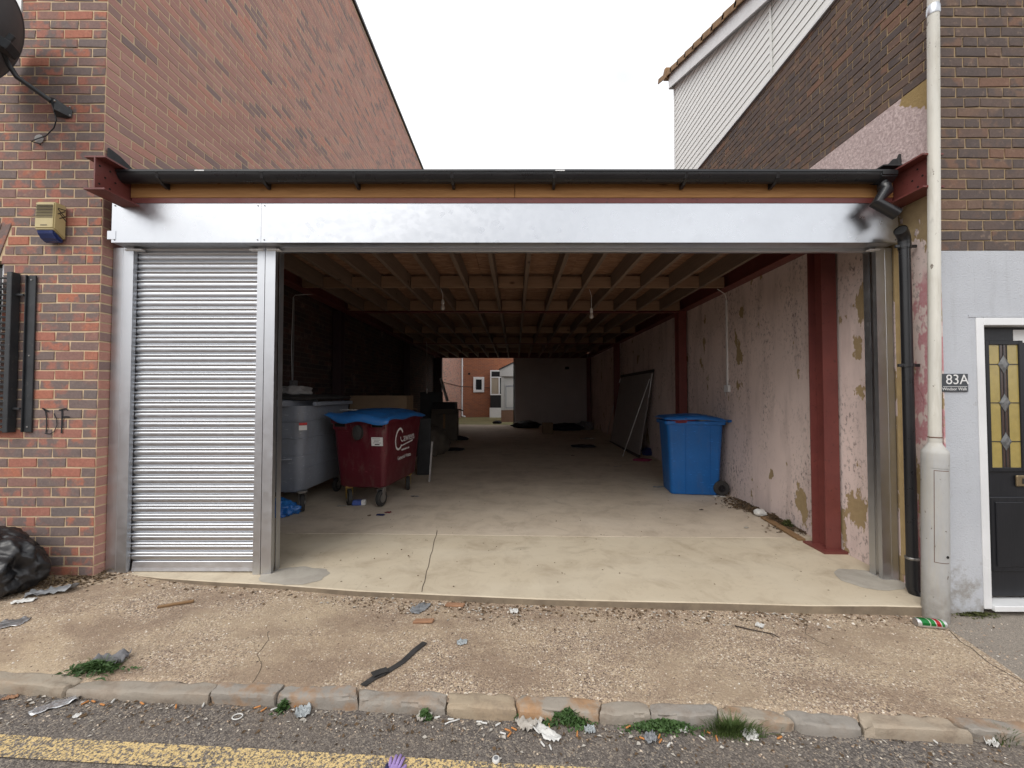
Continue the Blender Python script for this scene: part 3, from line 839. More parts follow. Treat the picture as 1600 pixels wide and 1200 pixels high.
# ------------------------------------------------------------------ bricks laid one by one
_brick_meshes = {}
def brick_mesh(L, H, D, mat, var):
    key = (round(L, 3), round(H, 3), mat.name, var)
    if key not in _brick_meshes:
        v, f = brick_geo(L, H, D, random.Random(hash((key[0], key[1], var)) & 0xffff))
        m = MB(); m.v, m.f = v, f
        me = bpy.data.meshes.new('brick')
        me.from_pydata(v, [], f)
        me.materials.append(mat)
        _brick_meshes[key] = me
    return _brick_meshes[key]
def brick_geo(L, H, D, r):
    """local: x along wall, y outwards is negative (front face at y = 0), z up; centred"""
    c = 0.0025
    j = lambda a: r.uniform(-a, a)
    a, b = L / 2, H / 2
    out = [(-a, 0, -b), (a, 0, -b), (a, 0, b), (-a, 0, b)]
    sk, sl_ = j(.0022), j(.002)
    out = [(x + sk * (1 if z > 0 else -1), 0, z + sl_ * (1 if x > 0 else -1)) for x, _, z in out]
    v = [(x + j(.002) - math.copysign(c, x), j(.0012), z + j(.0018) - math.copysign(c, z)) for x, _, z in out]
    v += [(x + j(.0015), c + .001, z + j(.0014)) for x, _, z in out]
    v += [(x, D, z) for x, _, z in out]
    f = [(0, 1, 2, 3)]
    for k in range(4):
        k2 = (k + 1) % 4
        f.append((k, k + 4, k2 + 4, k2)); f.append((k + 4, k + 8, k2 + 8, k2 + 4))
    return v, f
class Bricks:
    """collects bricks of one house; the 300 that show largest become objects, the rest one mass"""
    def __init__(s): s.items = []
    def wall(s, o, rz, length, z0, z1, mat, lo=0.0, hi=1.0, bond='stretcher', proud=0.006, keep=None, seed=1, start=0):
        r = random.Random(seed)
        ux, uy = math.cos(rz), math.sin(rz)
        nxv, nyv = math.sin(rz), -math.cos(rz)
        k, z = 0, z0
        while z + 0.03 < z1:
            h = min(0.065, z1 - z)
            u = 0.0
            pat = 0
            first = True
            while u < length - 0.01:
                if bond == 'stretcher':
                    L = 0.1025 if (first and (k + start) % 2) else 0.215
                else:
                    L = 0.1025 if (pat + k + start) % 2 else 0.215
                    if first and (k + start) % 2: L = 0.16
                first = False; pat += 1
                u1 = min(u + L, length)
                if u1 - u > 0.02:
                    cu, cz = (u + u1) / 2, z + h / 2
                    if keep is None or keep(u, u1, z, z + h):
                        rr = r.random()
                        s.items.append(((o[0] + ux * cu + nxv * proud, o[1] + uy * cu + nyv * proud, cz), rz, u1 - u, h, lo + (hi - lo) * rr, mat, r.uniform(-0.25, 0.35) * proud))
                u = u1 + 0.010
            z += 0.075; k += 1
    def finish(s, house, n=300):
        sc = []
        for i, (p, rz, L, h, rr, mat, dj) in enumerate(s.items):
            dx, dy = math.cos(rz) * L / 2, math.sin(rz) * L / 2
            a, b = proj((p[0] - dx, p[1] - dy, p[2])), proj((p[0] + dx, p[1] + dy, p[2]))
            ar = 0.0
            if a and b:
                mxp, myp = (a[0] + b[0]) / 2, (a[1] + b[1]) / 2
                if -12 < mxp < 1612 and -8 < myp < 1208:
                    ar = abs(a[0] - b[0]) * h * F_PX / max(p[1], 0.5)
            sc.append((ar, i))
        sc.sort(reverse=True)
        chosen = set(i for a, i in sc[:n] if a > 60)
        by = {}
        D = 0.03
        for i, (p, rz, L, h, rr, mat, dj) in enumerate(s.items):
            nxv, nyv = math.sin(rz) * dj, -math.cos(rz) * dj
            if i in chosen:
                o = link_mesh('brick', brick_mesh(L, h, D, mat, i % 5), house, False, (p[0] + nxv, p[1] + nyv, p[2]), (0, 0, rz))
                o['rnd'] = rr
            else:
                V, Fc, A = by.setdefault(mat.name, ([], [], []))
                v, f = brick_geo(L, h, D, random.Random(i))
                b = len(V)
                c_, s_ = math.cos(rz), math.sin(rz)
                V += [(p[0] + nxv + x * c_ - y * s_, p[1] + nyv + x * s_ + y * c_, p[2] + z) for x, y, z in v]
                Fc += [tuple(b + q for q in ff) for ff in f]
                A += [rr] * len(v)
        for mn_, (V, Fc, A) in by.items():
            me = bpy.data.meshes.new('brickwork')
            me.from_pydata(V, [], Fc)
            at_ = me.attributes.new('rnd', 'FLOAT', 'POINT')
            at_.data.foreach_set('value', A)
            me.materials.append(bpy.data.materials[mn_])
            o = link_mesh('brickwork', me, house)
            o['kind'] = 'stuff'

# ------------------------------------------------------------------ left-hand brick house
LX, LY = -3.23, 3.12
lh = thing('brick_house', 'tall red multi-brick house with long blank side wall beside the garage', 'house', (-4.2, LY, 0))
WIN = (-5.2, -3.99, 0.96, 2.44)          # ground-floor window opening x0,x1,z0,z1
WIN2 = (-5.2, -3.905, 4.27, 5.6)
MB().box(-5.4, LX, LY + 0.12, 24.3, -0.7, 9.2).box(-3.985, LX, LY, LY + 0.1195, -0.7, 4.26).box(-3.9, LX, LY, LY + 0.1195, 4.2605, 9.2).box(-5.4, -3.9855, LY, LY + 0.1195, -0.7, 0.96).box(-5.4, -3.9855, LY, LY + 0.1195, 2.44, 4.26).box(-5.4, -3.9005, LY, LY + 0.1195, 5.6, 9.2).build('wall', M['mortar'], lh)
boxo('coping', M['black_metal'], (-5.4, LX + 0.05, LY - 0.04, 24.3, 9.2, 9.26), lh)
LB = Bricks()
# front: local u runs from the corner to the left, so lay it mirrored
tmp = Bricks()
tmp.wall((0, 0), 0, 1.45, -0.06, 5.0, M['brick_front'], 0.0, 1.0, seed=5)
for (p, rz, L, h, rr, mat, dj) in tmp.items:
    x0, x1, zc = -3.233 - p[0] - L / 2, -3.233 - p[0] + L / 2, p[2]
    lim = -9.0
    if 2.40 < zc < 2.735: lim = -3.915 - (2.735 - zc) * 0.30
    elif WIN[2] < zc < WIN[3]: lim = WIN[1] + 0.004
    elif WIN2[2] < zc < WIN2[3]: lim = WIN2[1] + 0.004
    x0 = max(x0, lim)
    if x1 - x0 < 0.02: continue
    LB.items.append((((x0 + x1) / 2, LY - 0.004, zc), 0, x1 - x0, h, rr, mat, dj))
LB.wall((LX, LY + 0.003), R(90), 21.0, -0.06, 9.18, M['brick_side'], 0.0, 1.0, seed=9, start=1, proud=0.0028)
LB.items = [((p, rz, L, h, rr, M['brick_soot'], dj) if rz and p[2] < 3.1 and 3.36 < p[1] < 16.2 else (p, rz, L, h, rr, mat, dj)) for (p, rz, L, h, rr, mat, dj) in LB.items]  # side-wall bricks within the garage get the darker brick
MB().box(LX - 0.002, LX + 0.001, 3.36, 16.2, -0.1, 3.08).build('wall', M['mortar_soot'], lh)['label'] = 'darker joints of the wall inside the garage'
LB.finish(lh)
# splayed arch over the window
for k in range(7):
    xt, xb = -3.93 - k * 0.078, -4.03 - k * 0.070
    m = MB().prism([(xb - 0.062, 2.44), (xb, 2.44), (xt, 2.735), (xt - 0.068, 2.735)], 'y', LY - 0.007, LY + 0.02)
    o = m.build('brick', M['brick_front'], lh, bevel=0.002)
    o['rnd'] = 0.02 + 0.03 * k
w = boxo('window', M['glass'], (WIN[0], WIN[1], LY + 0.09, LY + 0.1, WIN[2], WIN[3]), lh)
MB().box(WIN[0], WIN[1] - 0.002, LY + 0.05, LY + 0.088, WIN[2] + 0.001, WIN[2] + 0.07).box(WIN[1] - 0.07, WIN[1] - 0.002, LY + 0.05, LY + 0.088, WIN[2] + 0.071, WIN[3] - 0.001).build('frame', M['white_upvc'], w)
w = boxo('window', M['glass'], (WIN2[0], WIN2[1] - 0.06, LY + 0.05, LY + 0.06, WIN2[2] + 0.06, WIN2[3]), lh)
MB().box(WIN2[0], WIN2[1] - 0.003, LY - 0.01, LY + 0.07, WIN2[2] + 0.003, WIN2[2] + 0.058).box(WIN2[1] - 0.06, WIN2[1] - 0.003, LY - 0.008, LY + 0.07, WIN2[2] + 0.059, WIN2[3]).box(WIN2[0], WIN2[1] - 0.061, LY, LY + 0.048, 4.42, 4.46).build('frame', M['white_upvc'], w)
# initials sprayed on the bricks
g = MB()
def gp(px, py): 
    p = at(px, py, LY - 0.010); return (p.x, LY - 0.0095, p.z)
for st, wd_ in (([(69, 640), (71, 642), (72.5, 652), (72.8, 664), (72, 676)], 0.009), ([(66, 638), (70, 640), (76, 643)], 0.012), ([(70, 677), (78, 678), (85, 674), (89, 664), (88, 654), (84, 646)], 0.006),
                ([(97, 640), (97, 652), (96.5, 666), (96, 677)], 0.012), ([(92, 641), (97, 640), (103, 639), (106, 641)], 0.012), ([(97, 652), (103, 651), (109, 652)], 0.010)):
    g.ribbon([gp(*q) for q in st], wd_, (0, -1, 0), 0.001)
g.build('graffiti', M['ink'], lh)

# ------------------------------------------------------------------ right-hand house (dark brick, render below, clad gable)
RX, RY, RB = 3.04, 2.88, 7.49
rh = thing('terraced_house', 'dark brick house with grey rendered ground floor and white clad gable', 'house', (4.2, RY, -0.13))
def roofz(y): return 7.20 - 0.42 * (7.35 - y)
MB().prism([(RY + 0.16, -0.7), (RB, -0.7), (RB, roofz(RB) - 0.02), (RY + 0.16, roofz(RY + 0.16) - 0.02)], 'x', RX, 6.5).prism([(RY, 1.95), (RY + 0.1595, 1.95), (RY + 0.1595, roofz(RY) - 0.02), (RY, roofz(RY) - 0.02)], 'x', RX + 0.0005, 6.5).box(RX + 0.0005, 3.27, RY + 0.051, RY + 0.1595, -0.7, 1.949).box(4.265, 6.5, RY + 0.051, RY + 0.1595, -0.7, 1.949).build('wall', M['mortar_dark'], rh)
RBk = Bricks()
DX0, DX1, DZ0, DZ1 = 3.275, 4.26, -0.10, 1.945      # door opening
RBk.wall((RX + 0.0, RY), 0, 1.5, 2.435, 5.0, M['brick_dark'], bond='flemish', seed=21)
ZP, ZC = 1.4 + 2.33, 1.4 + 3.75
# side wall seen from the garage side: u runs from back to front so that the normal points to -X
RBk.wall((RX, RB), R(-90), RB - RY, ZP, ZC + 0.05, M['brick_dark'], bond='flemish', seed=23, proud=0.006)
RBk.finish(rh)
# grey render below, split round the door recess
rr_ = MB().box(RX, DX0, RY - 0.022, RY + 0.05, -0.6, 2.425).box(DX0 + 0.0005, DX1, RY - 0.0221, RY + 0.05, DZ1 + 0.0005, 2.4251).box(DX1 + 0.0005, 6.5, RY - 0.0222, RY + 0.05, -0.6, 2.4252)
rr_.build('render', M['grey_render'], rh)
# pink render on the flank
MB().box(RX - 0.014, RX - 0.001, RY + 0.002, RB - 0.01, 3.0, ZP - 0.012).build('render', M['roughcast'], rh)
o = MB().box(RX - 0.012, RX - 0.0005, RY - 0.024, RB - 0.01, -0.6, 2.999).build('render', M['pink'], rh)
o['label'] = 'peeling pink painted flank wall'
# cladding boards up to the verge
z = ZC
while z < 7.28:
    zt = z + 0.094
    y0 = max(RY + 0.005, 7.35 - (7.20 - 0.02 - z) / 0.42)
    y1 = max(RY + 0.005, 7.35 - (7.20 - 0.02 - zt) / 0.42)
    if y0 < RB - 0.02:
        pts = [(y0, z), (RB, z), (RB, zt), (min(y1, RB - 0.001), zt)]
        m = MB()
        n = 4
        out0, out1 = RX - 0.021, RX - 0.014         # bottom edge kicks out over the board below
        m.v = [(out0, pts[0][0], z), (out0, pts[1][0], z), (out1, pts[2][0], zt), (out1, pts[3][0], zt)] + [(RX + 0.002, a, b) for a, b in pts]
        m.f = [(0, 1, 2, 3), (7, 6, 5, 4), (0, 4, 5, 1), (1, 5, 6, 2), (2, 6, 7, 3), (3, 7, 4, 0)]
        m.build('cladding_board', M['white_clad'], rh)
    z += 0.1
boxo('cladding_trim', M['white_upvc'], (RX - 0.034, RX - 0.004, RB - 0.002, RB + 0.03, ZC - 0.03, 7.24), rh)
boxo('cladding_trim', M['white_clad'], (RX - 0.031, RX - 0.0265, 4.63, 4.67, ZC - 0.01, roofz(4.65) - 0.05), rh)
MB().prism([(RY, ZC - 0.03), (RB - 0.003, ZC - 0.03), (RB - 0.003, ZC - 0.003), (RY, ZC - 0.003)], 'x', RX - 0.03, RX - 0.004).build('cladding_trim', M['white_upvc'], rh)
# verge: soffit, bargeboard, tiles
yb0, yb1 = RY - 0.25, RB + 0.05
VX = RX - 0.11
MB().prism([(yb0, roofz(yb0) - 0.015), (yb1, roofz(yb1) - 0.015), (yb1, roofz(yb1)), (yb0, roofz(yb0))], 'x', VX + 0.021, RX + 0.1).build('soffit', M['white_upvc'], rh)
MB().prism([(yb0, roofz(yb0) - 0.05), (yb1, roofz(yb1) - 0.05), (yb1, roofz(yb1) + 0.2), (yb0, roofz(yb0) + 0.2)], 'x', VX, VX + 0.02).build('bargeboard', M['white_upvc'], rh)
boxo('bargeboard', M['white_upvc'], (VX + 0.001, RX + 1.0, yb1 + 0.001, yb1 + 0.02, roofz(yb1) - 0.06, roofz(yb1) + 0.2), rh)
rf = MB().prism([(yb0, roofz(yb0) + 0.205), (yb1 + 0.05, roofz(yb1 + 0.05) + 0.205), (yb1 + 0.05, roofz(yb1 + 0.05) + 0.235), (yb0, roofz(yb0) + 0.235)], 'x', VX - 0.01, 6.5).build('roof', M['roof_tile'], rh)
k = 0
y = yb0
sl = math.atan(0.42)
while y < yb1 + 0.05:
    Mr = Matrix.Rotation(sl + R(3.0), 3, 'X')
    m = MB()
    m.obox((VX + 0.10, y + 0.19, roofz(y + 0.19) + 0.262), (0.30, 0.40, 0.022), Mr)
    m.obox((VX - 0.046, y + 0.19, roofz(y + 0.19) + 0.222), (0.02, 0.40, 0.09), Mr)
    m.build('verge_tile', M['roof_tile'], rf, bevel=0.004)
    y += 0.31
MB().prism([(yb1 - 0.02, roofz(yb1) + 0.14), (yb1 + 0.11, roofz(yb1) + 0.17), (yb1 + 0.12, roofz(yb1) + 0.3), (yb1 + 0.04, roofz(yb1) + 0.36), (yb1 - 0.04, roofz(yb1) + 0.33)], 'x', VX - 0.07, VX + 0.3).build('ridge_tile', M['roof_tile'], rf, bevel=0.01)

# front door with its frame
DY = RY + 0.055
fr = MB().box(DX0 + 0.001, DX0 + 0.055, RY - 0.03, DY + 0.05, DZ0, DZ1 - 0.001).box(DX0 + 0.0555, DX1 - 0.0555, RY - 0.03, DY + 0.05, DZ1 - 0.056, DZ1 - 0.001).box(DX1 - 0.055, DX1 - 0.001, RY - 0.03, DY + 0.05, DZ0, DZ1 - 0.001)
door = boxo('door', M['door_black'], (DX0 + 0.058, DX1 - 0.058, DY, DY + 0.045, DZ0 + 0.05, DZ1 - 0.06), rh)
fr.build('frame', M['white_upvc'], door, bevel=0.004)
boxo('threshold', M['white_upvc'], (DX0 + 0.056, DX1 - 0.056, RY - 0.045, DY + 0.04, DZ0 - 0.01, DZ0 + 0.028), door, 0.003)
MB().box(DX0 - 0.05, DX1 + 0.05, RY - 0.026, RY - 0.005, DZ1 + 0.003, DZ1 + 0.022).build('frame', M['grey_render'], door)
dcx = (DX0 + DX1) / 2
for sgn in (-1, 1):
    c = dcx + sgn * 0.215
    gx0, gx1, gz0, gz1 = c - 0.108, c + 0.108, 0.87, 1.76
    # raised surround
    MB().box(gx0 - 0.03, gx0, DY - 0.014, DY, gz0 - 0.03, gz1 + 0.03).box(gx1, gx1 + 0.03, DY - 0.014, DY, gz0 - 0.03, gz1 + 0.03).box(gx0 + 0.0005, gx1 - 0.0005, DY - 0.0135, DY, gz1, gz1 + 0.029).box(gx0 + 0.0005, gx1 - 0.0005, DY - 0.0135, DY, gz0 - 0.029, gz0).build('glazing_bead', M['door_black'], door, bevel=0.003)
    bw = 0.026
    for (a, b) in ((gx0, c - bw), (c + bw, gx1)):
        for (q0, q1) in ((gz0, 1.055), (1.06, 1.335), (1.34, 1.615), (1.62, gz1)):
            boxo('pane', M['amber'], (a, b, DY - 0.004, DY - 0.001, q0, q1), door)
    boxo('pane', M['brown_glass'], (c - bw + 0.004, c + bw - 0.004, DY - 0.0045, DY - 0.001, gz0, gz1), door)
    ld = MB()
    for q in (1.0575, 1.3375, 1.6175): ld.box(gx0, gx1, DY - 0.007, DY - 0.0051, q - 0.003, q + 0.003)
    for q in (c - bw, c + bw, c): ld.box(q - 0.003, q + 0.003, DY - 0.0072, DY - 0.0053, gz0, gz1)
    ld.build('lead_came', M['lead'], door)
    for q in (1.0575, 1.3375, 1.6175):
        m = MB()
        w_, h_ = 0.042, 0.068
        m.v = [(c - w_, DY - 0.008, q), (c, DY - 0.008, q - h_), (c + w_, DY - 0.008, q), (c, DY - 0.008, q + h_), (c - w_ * .45, DY - 0.016, q), (c, DY - 0.016, q - h_ * .45), (c + w_ * .45, DY - 0.016, q), (c, DY - 0.016, q + h_ * .45)]
        m.f = [(0, 1, 5, 4), (1, 2, 6, 5), (2, 3, 7, 6), (3, 0, 4, 7), (4, 5, 6, 7)]
        m.build('bevelled_diamond', M['bevel_glass'], door)
    MB().prism([(c - 0.13, 0.13), (c + 0.13, 0.13), (c + 0.13, 0.66), (c - 0.13, 0.66)], 'y', DY - 0.012, DY).build('panel', M['door_black'], door, bevel=0.01)
    MB().prism([(c - 0.10, 0.165), (c + 0.10, 0.165), (c + 0.10, 0.625), (c - 0.10, 0.625)], 'y', DY - 0.02, DY - 0.012).build('panel', M['door_black'], door, bevel=0.007)
boxo('letterbox', M['brass'], (dcx - 0.155, dcx + 0.155, DY - 0.018, DY, 0.735, 0.815), door, 0.006)
boxo('letterbox', M['lead'], (dcx - 0.12, dcx + 0.12, DY - 0.021, DY - 0.0181, 0.755, 0.795), door, 0.003)
boxo('sticker', M['white_paint'], (3.635, 3.72, DY - 0.002, DY, 1.775, 1.87), door)

sg = thing('house_number_sign', 'small dark slate house number sign on the grey render', 'sign', (3.125, RY - 0.025, 1.41))
sa, sb = at(1469, 584, RY - 0.03), at(1513, 612, RY - 0.03)
boxo('plate', M['slate_sign'], (sa.x, sb.x, RY - 0.032, RY - 0.0225, sb.z, sa.z), sg, 0.002)
Mt = lambda x, y, z: Matrix.Translation((x, y, z)) @ Matrix.Rotation(R(90), 4, 'X')
text_obj('number', '83A', 0.098, M['white_paint'], sg, Mt((sa.x + sb.x) / 2 + 0.018, RY - 0.0335, sb.z + 0.083))
text_obj('street_name', 'Windsor Walk', 0.029, M['white_paint'], sg, Mt(sb.x - 0.012, RY - 0.0335, sb.z + 0.018), align='RIGHT')
boxo('rule', M['white_paint'], (sa.x + 0.015, sb.x - 0.01, RY - 0.0335, RY - 0.0321, sb.z + 0.034, sb.z + 0.037), sg)
# ------------------------------------------------------------------ the garage
FY = 3.2
ga = thing('garage', 'open fronted garage with galvanised roller shutters and timber joist roof', 'garage', (0, FY, 0))
ZJ, ZJT = 2.855, 3.05            # underside and top of joists
BACK = 16.15
# rear wall and the boundary wall beyond the neighbouring house
MB().box(RX, RX + 0.15, RB + 0.002, BACK + 0.2, -0.6, 3.05).build('side_wall', M['pink'], ga)
MB().box(-0.03, RX - 0.002, BACK, BACK + 0.14, -0.6, 3.045).build('rear_wall', M['plaster'], ga)
boxo('corner_trim', M['black_metal'], (-0.075, -0.032, BACK - 0.03, BACK + 0.15, 0.1, ZJ), ga)
boxo('corner_trim', M['white_upvc'], (-0.029, 0.005, BACK - 0.012, BACK - 0.001, 0.2, 2.55), ga)
boxo('wall_vent', M['dark_hole'], (2.0, 2.16, BACK - 0.02, BACK - 0.001, 2.4, 2.5), ga, 0.01)

def uc_column(xc, y0, z0, z1, b=0.137, d=0.18):
    t = 0.012
    m = MB().box(xc - b / 2, xc + b / 2, y0, y0 + t, z0, z1).box(xc - b / 2, xc + b / 2, y0 + d - t, y0 + d, z0, z1).box(xc - 0.004, xc + 0.004, y0 + t, y0 + d - t, z0, z1)
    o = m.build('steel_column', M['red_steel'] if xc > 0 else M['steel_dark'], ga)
    MB().box(xc - b / 2 - 0.055, min(xc + b / 2 + 0.05, 3.026), y0 - 0.05, y0 + d + 0.05, z0 - 0.03, z0).build('base_plate', M['red_steel'], o)
    return o
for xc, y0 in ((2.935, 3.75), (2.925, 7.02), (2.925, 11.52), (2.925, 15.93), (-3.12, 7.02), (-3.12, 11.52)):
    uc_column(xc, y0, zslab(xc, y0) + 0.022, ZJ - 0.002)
boxo('steel_column', M['steel_dark'], (-3.21, -2.91, 15.95, 16.12, 0.1, ZJ - 0.002), ga)

def ibeam_y(xc, y0, y1, z0, z1, b):
    t = 0.012
    return MB().box(xc - b / 2, xc + b / 2, y0, y1, z0, z0 + t).box(xc - b / 2, xc + b / 2, y0, y1, z1 - t, z1).box(xc - 0.005, xc + 0.005, y0, y1, z0 + t, z1 - t)
def ibeam_x(yc, x0, x1, z0, z1, b):
    t = 0.012
    return MB().box(x0, x1, yc - b / 2, yc + b / 2, z0, z0 + t).box(x0, x1, yc - b / 2, yc + b / 2, z1 - t, z1).box(x0, x1, yc - 0.005, yc + 0.005, z0 + t, z1 - t)
BZ0, BZ1 = ZJ + 0.002, 3.10
for xc, ys in ((-2.995, 2.83), (2.945, 2.80)):
    o = ibeam_y(xc, ys, BACK, BZ0, BZ1, 0.15).build('steel_beam', M['red_steel'], ga)
    m = MB()
    for q in range(3):
        for e in range(2):
            sg_ = 1 if xc < 0 else -1
            c = Vector((xc + sg_ * 0.006, ys + 0.03 + 0.075 * e + (0.04 if q == 1 else 0), BZ0 + 0.055 + q * 0.065))
            m.lathe([(0.007, 0), (0.007, 0.002)], 12, Matrix.Translation(c) @ Matrix.Rotation(R(90 * sg_), 4, 'Y'))
    m.build('bolt_hole', M['dark_hole'], o)
for yc in (3.36, 7.11, 11.61, 16.05):
    ibeam_x(yc, -2.915 if yc < 16 else -3.2, 2.865, ZJ - 0.014, ZJT - 0.002, 0.10).build('steel_beam', M['red_steel'], ga)

# joists, noggins and deck panels
jx = [0.14 + 0.4 * k for k in range(-7, 7)]
bays = ((3.42, 7.05), (7.17, 11.55), (11.67, 15.99))
for (y0, y1) in bays:
    for x in jx:
        jo = rng.uniform(-0.006, 0.006)
        boxo('joist', M['joist'], (x - 0.0235 + jo, x + 0.0235 + jo, y0, y1, ZJ + rng.uniform(0, 0.004), ZJT - 0.001), ga, 0.002)
ex = [-2.915] + jx + [2.865]
for yr in (5.5, 7.0, 7.235, 9.6, 11.5, 11.735, 13.9):
    for i in range(len(ex) - 1):
        a = ex[i] + (0.03 if i > 0 else 0.002)
        b = ex[i + 1] - (0.03 if i < len(ex) - 2 else 0.002)
        if b - a < 0.06: continue
        jy = rng.uniform(-0.012, 0.012) if yr in (5.5, 9.6, 13.9) else 0
        boxo('noggin', M['noggin'], (a, b, yr + jy - 0.0225, yr + jy + 0.0225, ZJ + 0.006, ZJT - (0.035 + rng.uniform(0, 0.012) if yr in (5.5, 9.6, 13.9) else 0.02)), ga, 0.002)
px_ = [-2.91, -1.69, -0.468, 0.754, 1.976, 2.86]
py_ = [3.2, 4.42, 6.86, 9.3, 11.74, 14.18, 16.14]
for j in range(len(py_) - 1):
    for i in range(len(px_) - 1):
        boxo('deck_panel', M['osb'], (px_[i] + 0.002, px_[i + 1] - 0.002, py_[j] + 0.002, py_[j + 1] - 0.002, ZJT, ZJT + 0.018), ga)
boxo('roof_felt', M['black_felt'], (LX + 0.01, RX - 0.016, 3.06, BACK + 0.15, 3.105, 3.125), ga)
# front: timber fascia, gutter, flashings
boxo('fascia_board', M['fascia_wood'], (-2.985, -0.005, 3.09, 3.125, 2.925, 3.075), ga, 0.003)
boxo('fascia_board', M['fascia_wood'], (-0.002, 2.935, 3.09, 3.125, 2.925, 3.075), ga, 0.003)
boxo('steel_beam', M['red_steel'], (-2.98, 2.93, 3.095, 3.17, 2.885, 2.924), ga)
gy, gz, gr = 3.03, 3.075, 0.056
m = MB()
prof = []
for k in range(15):
    t = math.pi * (1 + k / 14)
    prof.append((gy + gr * math.cos(t), gz + gr * 1.25 * math.sin(t)))
prof2 = [(y + (0.003 if y < gy else -0.003) * 1, z + 0.003) for y, z in prof[::-1]]
prof = [(gy - gr - 0.007, gz + 0.004), (gy - gr - 0.007, gz - 0.012)] + prof
m.prism(prof + prof2, 'x', -2.985, 2.80)
gut = m.build('gutter', M['black_plastic'], ga, smooth=35)
MB().prism([(gy - gr - 0.01, gz + 0.003), (gy + gr, gz + 0.02), (gy + gr, gz - 0.05), (gy, gz - 0.085), (gy - gr - 0.006, gz - 0.04)], 'x', 2.735, 2.865).build('gutter_outlet', M['black_plastic'], gut, bevel=0.008, seg=2)
for px in (250, 412, 555, 707, 866, 1070, 1212):
    x = (px - CX) / F_PX * 3.05
    br = MB().prism([(3.089, 3.04), (3.089, 2.985), (3.075, 2.98), (3.03, 2.992), (2.985, 3.02), (2.968, 3.07), (2.974, 3.075), (3.03, 3.008)], 'x', x - 0.011, x + 0.011)
    br.build('bracket', M['black_plastic'], gut, bevel=0.002)
for px, dy in ((305, 0.0), (876, 0.0)):
    x = (px - CX) / F_PX * 2.97
    boxo('sticker', M['white_paint'], (x - 0.035, x + 0.035, gy - gr - 0.0082, gy - gr - 0.0072, gz - 0.0095, gz - 0.001), gut)
# screw heads along the roof edge
for px in (480, 705, 776, 800, 915, 1090):
    x = (px - CX) / F_PX * 3.1
    MB().lathe([(0.012, 3.125), (0.012, 3.132), (0.006, 3.138)], 10, Matrix.Translation((x, 3.1, 0))).build('screw', M['screw'], ga)
fl = MB()
fl.prism([(3.13, 3.11), (3.5, 3.11), (3.5, 3.22), (3.22, 3.33), (3.13, 3.345)], 'x', LX + 0.012, LX + 0.03)
fl.build('flashing', M['black_felt'], ga, bevel=0.004)
fl = MB()
fl.prism([(3.10, 3.1), (3.6, 3.1), (3.6, 3.15), (3.3, 3.215), (3.16, 3.27), (3.13, 3.255), (3.11, 3.285)], 'x', RX - 0.04, RX - 0.016)
fl.build('flashing', M['black_felt'], ga, bevel=0.004)
boxo('flashing', M['black_felt'], (2.78, RX - 0.041, 3.0, 3.5, 3.126, 3.135), ga)

# galvanised canopy box over the shutters
FZ0, FZ1 = 2.577, 2.895
sx = (404 - CX) / F_PX * 3.1
for a, b in ((-3.135, sx - 0.001), (sx + 0.001, 2.975)):
    m = MB()
    N = 26
    for i in range(N + 1):
        x = a + (b - a) * i / N
        for j in range(5):
            z = FZ0 + (FZ1 - FZ0) * j / 4
            e = math.sin(math.pi * j / 4)
            m.v.append((x, 3.10 + 0.0022 * fbm(x * 1.7, z * 4, 2.0) * e, z))
    for i in range(N):
        for j in range(4):
            q = i * 5 + j
            m.f.append((q, q + 5, q + 6, q + 1))
    p = m.build('fascia_panel', M['galv_fascia'], ga, smooth='all')
    MB().box(a, b, 3.1035, 3.33, FZ0, FZ0 + 0.002).box(a, b, 3.1035, 3.2, FZ1 - 0.002, FZ1 - 0.0005).build('lip', M['galv_frame'], p)
    sc_ = MB()
    for x in (a + 0.025, b - 0.025):
        for z in (FZ0 + 0.02, FZ1 - 0.03):
            sc_.lathe([(0.005, 0), (0.004, 0.004)], 8, Matrix.Translation((x, 3.099, z)) @ Matrix.Rotation(R(90), 4, 'X'))
    sc_.build('screw', M['screw'], p)
boxo('end_lug', M['galv_fascia'], (-3.165, -3.1, 3.097, 3.0995, FZ0 + 0.025, FZ0 + 0.09), ga)

# shutter frames (jambs, mullion) with guide channels
def guide(x0, x1, slot_side, zb, two=False, back=0.12):
    m = MB()
    m.box(x0, x1, FY, FY + 0.004, zb, FZ0 - 0.002)
    if slot_side >= 0:     # right face: front and rear leg with the slot between them
        m.box(x1 - 0.004, x1 - 0.0002, FY + 0.0045, FY + 0.035, zb, FZ0 - 0.002).box(x1 - 0.004, x1 - 0.0002, FY + 0.062, FY + back, zb, FZ0 - 0.002)
        m.box(x1 - 0.05, x1 - 0.045, FY + 0.0045, FY + back, zb, FZ0 - 0.002)
    if slot_side <= 0:
        m.box(x0 + 0.0002, x0 + 0.004, FY + 0.0045, FY + 0.035, zb, FZ0 - 0.002).box(x0 + 0.0002, x0 + 0.004, FY + 0.062, FY + back, zb, FZ0 - 0.002)
        m.box(x0 + 0.045, x0 + 0.05, FY + 0.0045, FY + back, zb, FZ0 - 0.002)
    return m.build('shutter_guide', M['galv_frame'], ga)
zb = lambda x: zslab(x, FY) + 0.001
MB().box(-3.222, -3.137, FY + 0.002, FY + 0.10, zb(-3.2), FZ0 - 0.002).build('shutter_post', M['galv_frame'], ga, bevel=0.004)
guide(-3.135, -3.055, 1, zb(-3.1))
guide(-2.062, -2.003, -1, zb(-2.03))
guide(-1.998, -1.918, 1, zb(-1.95))
guide(2.885, 2.955, -1, zb(2.9))
MB().box(2.957, 3.02, FY + 0.003, FY + 0.10, zb(3.0), FZ0 - 0.002).build('shutter_post', M['galv_frame'], ga, bevel=0.004)
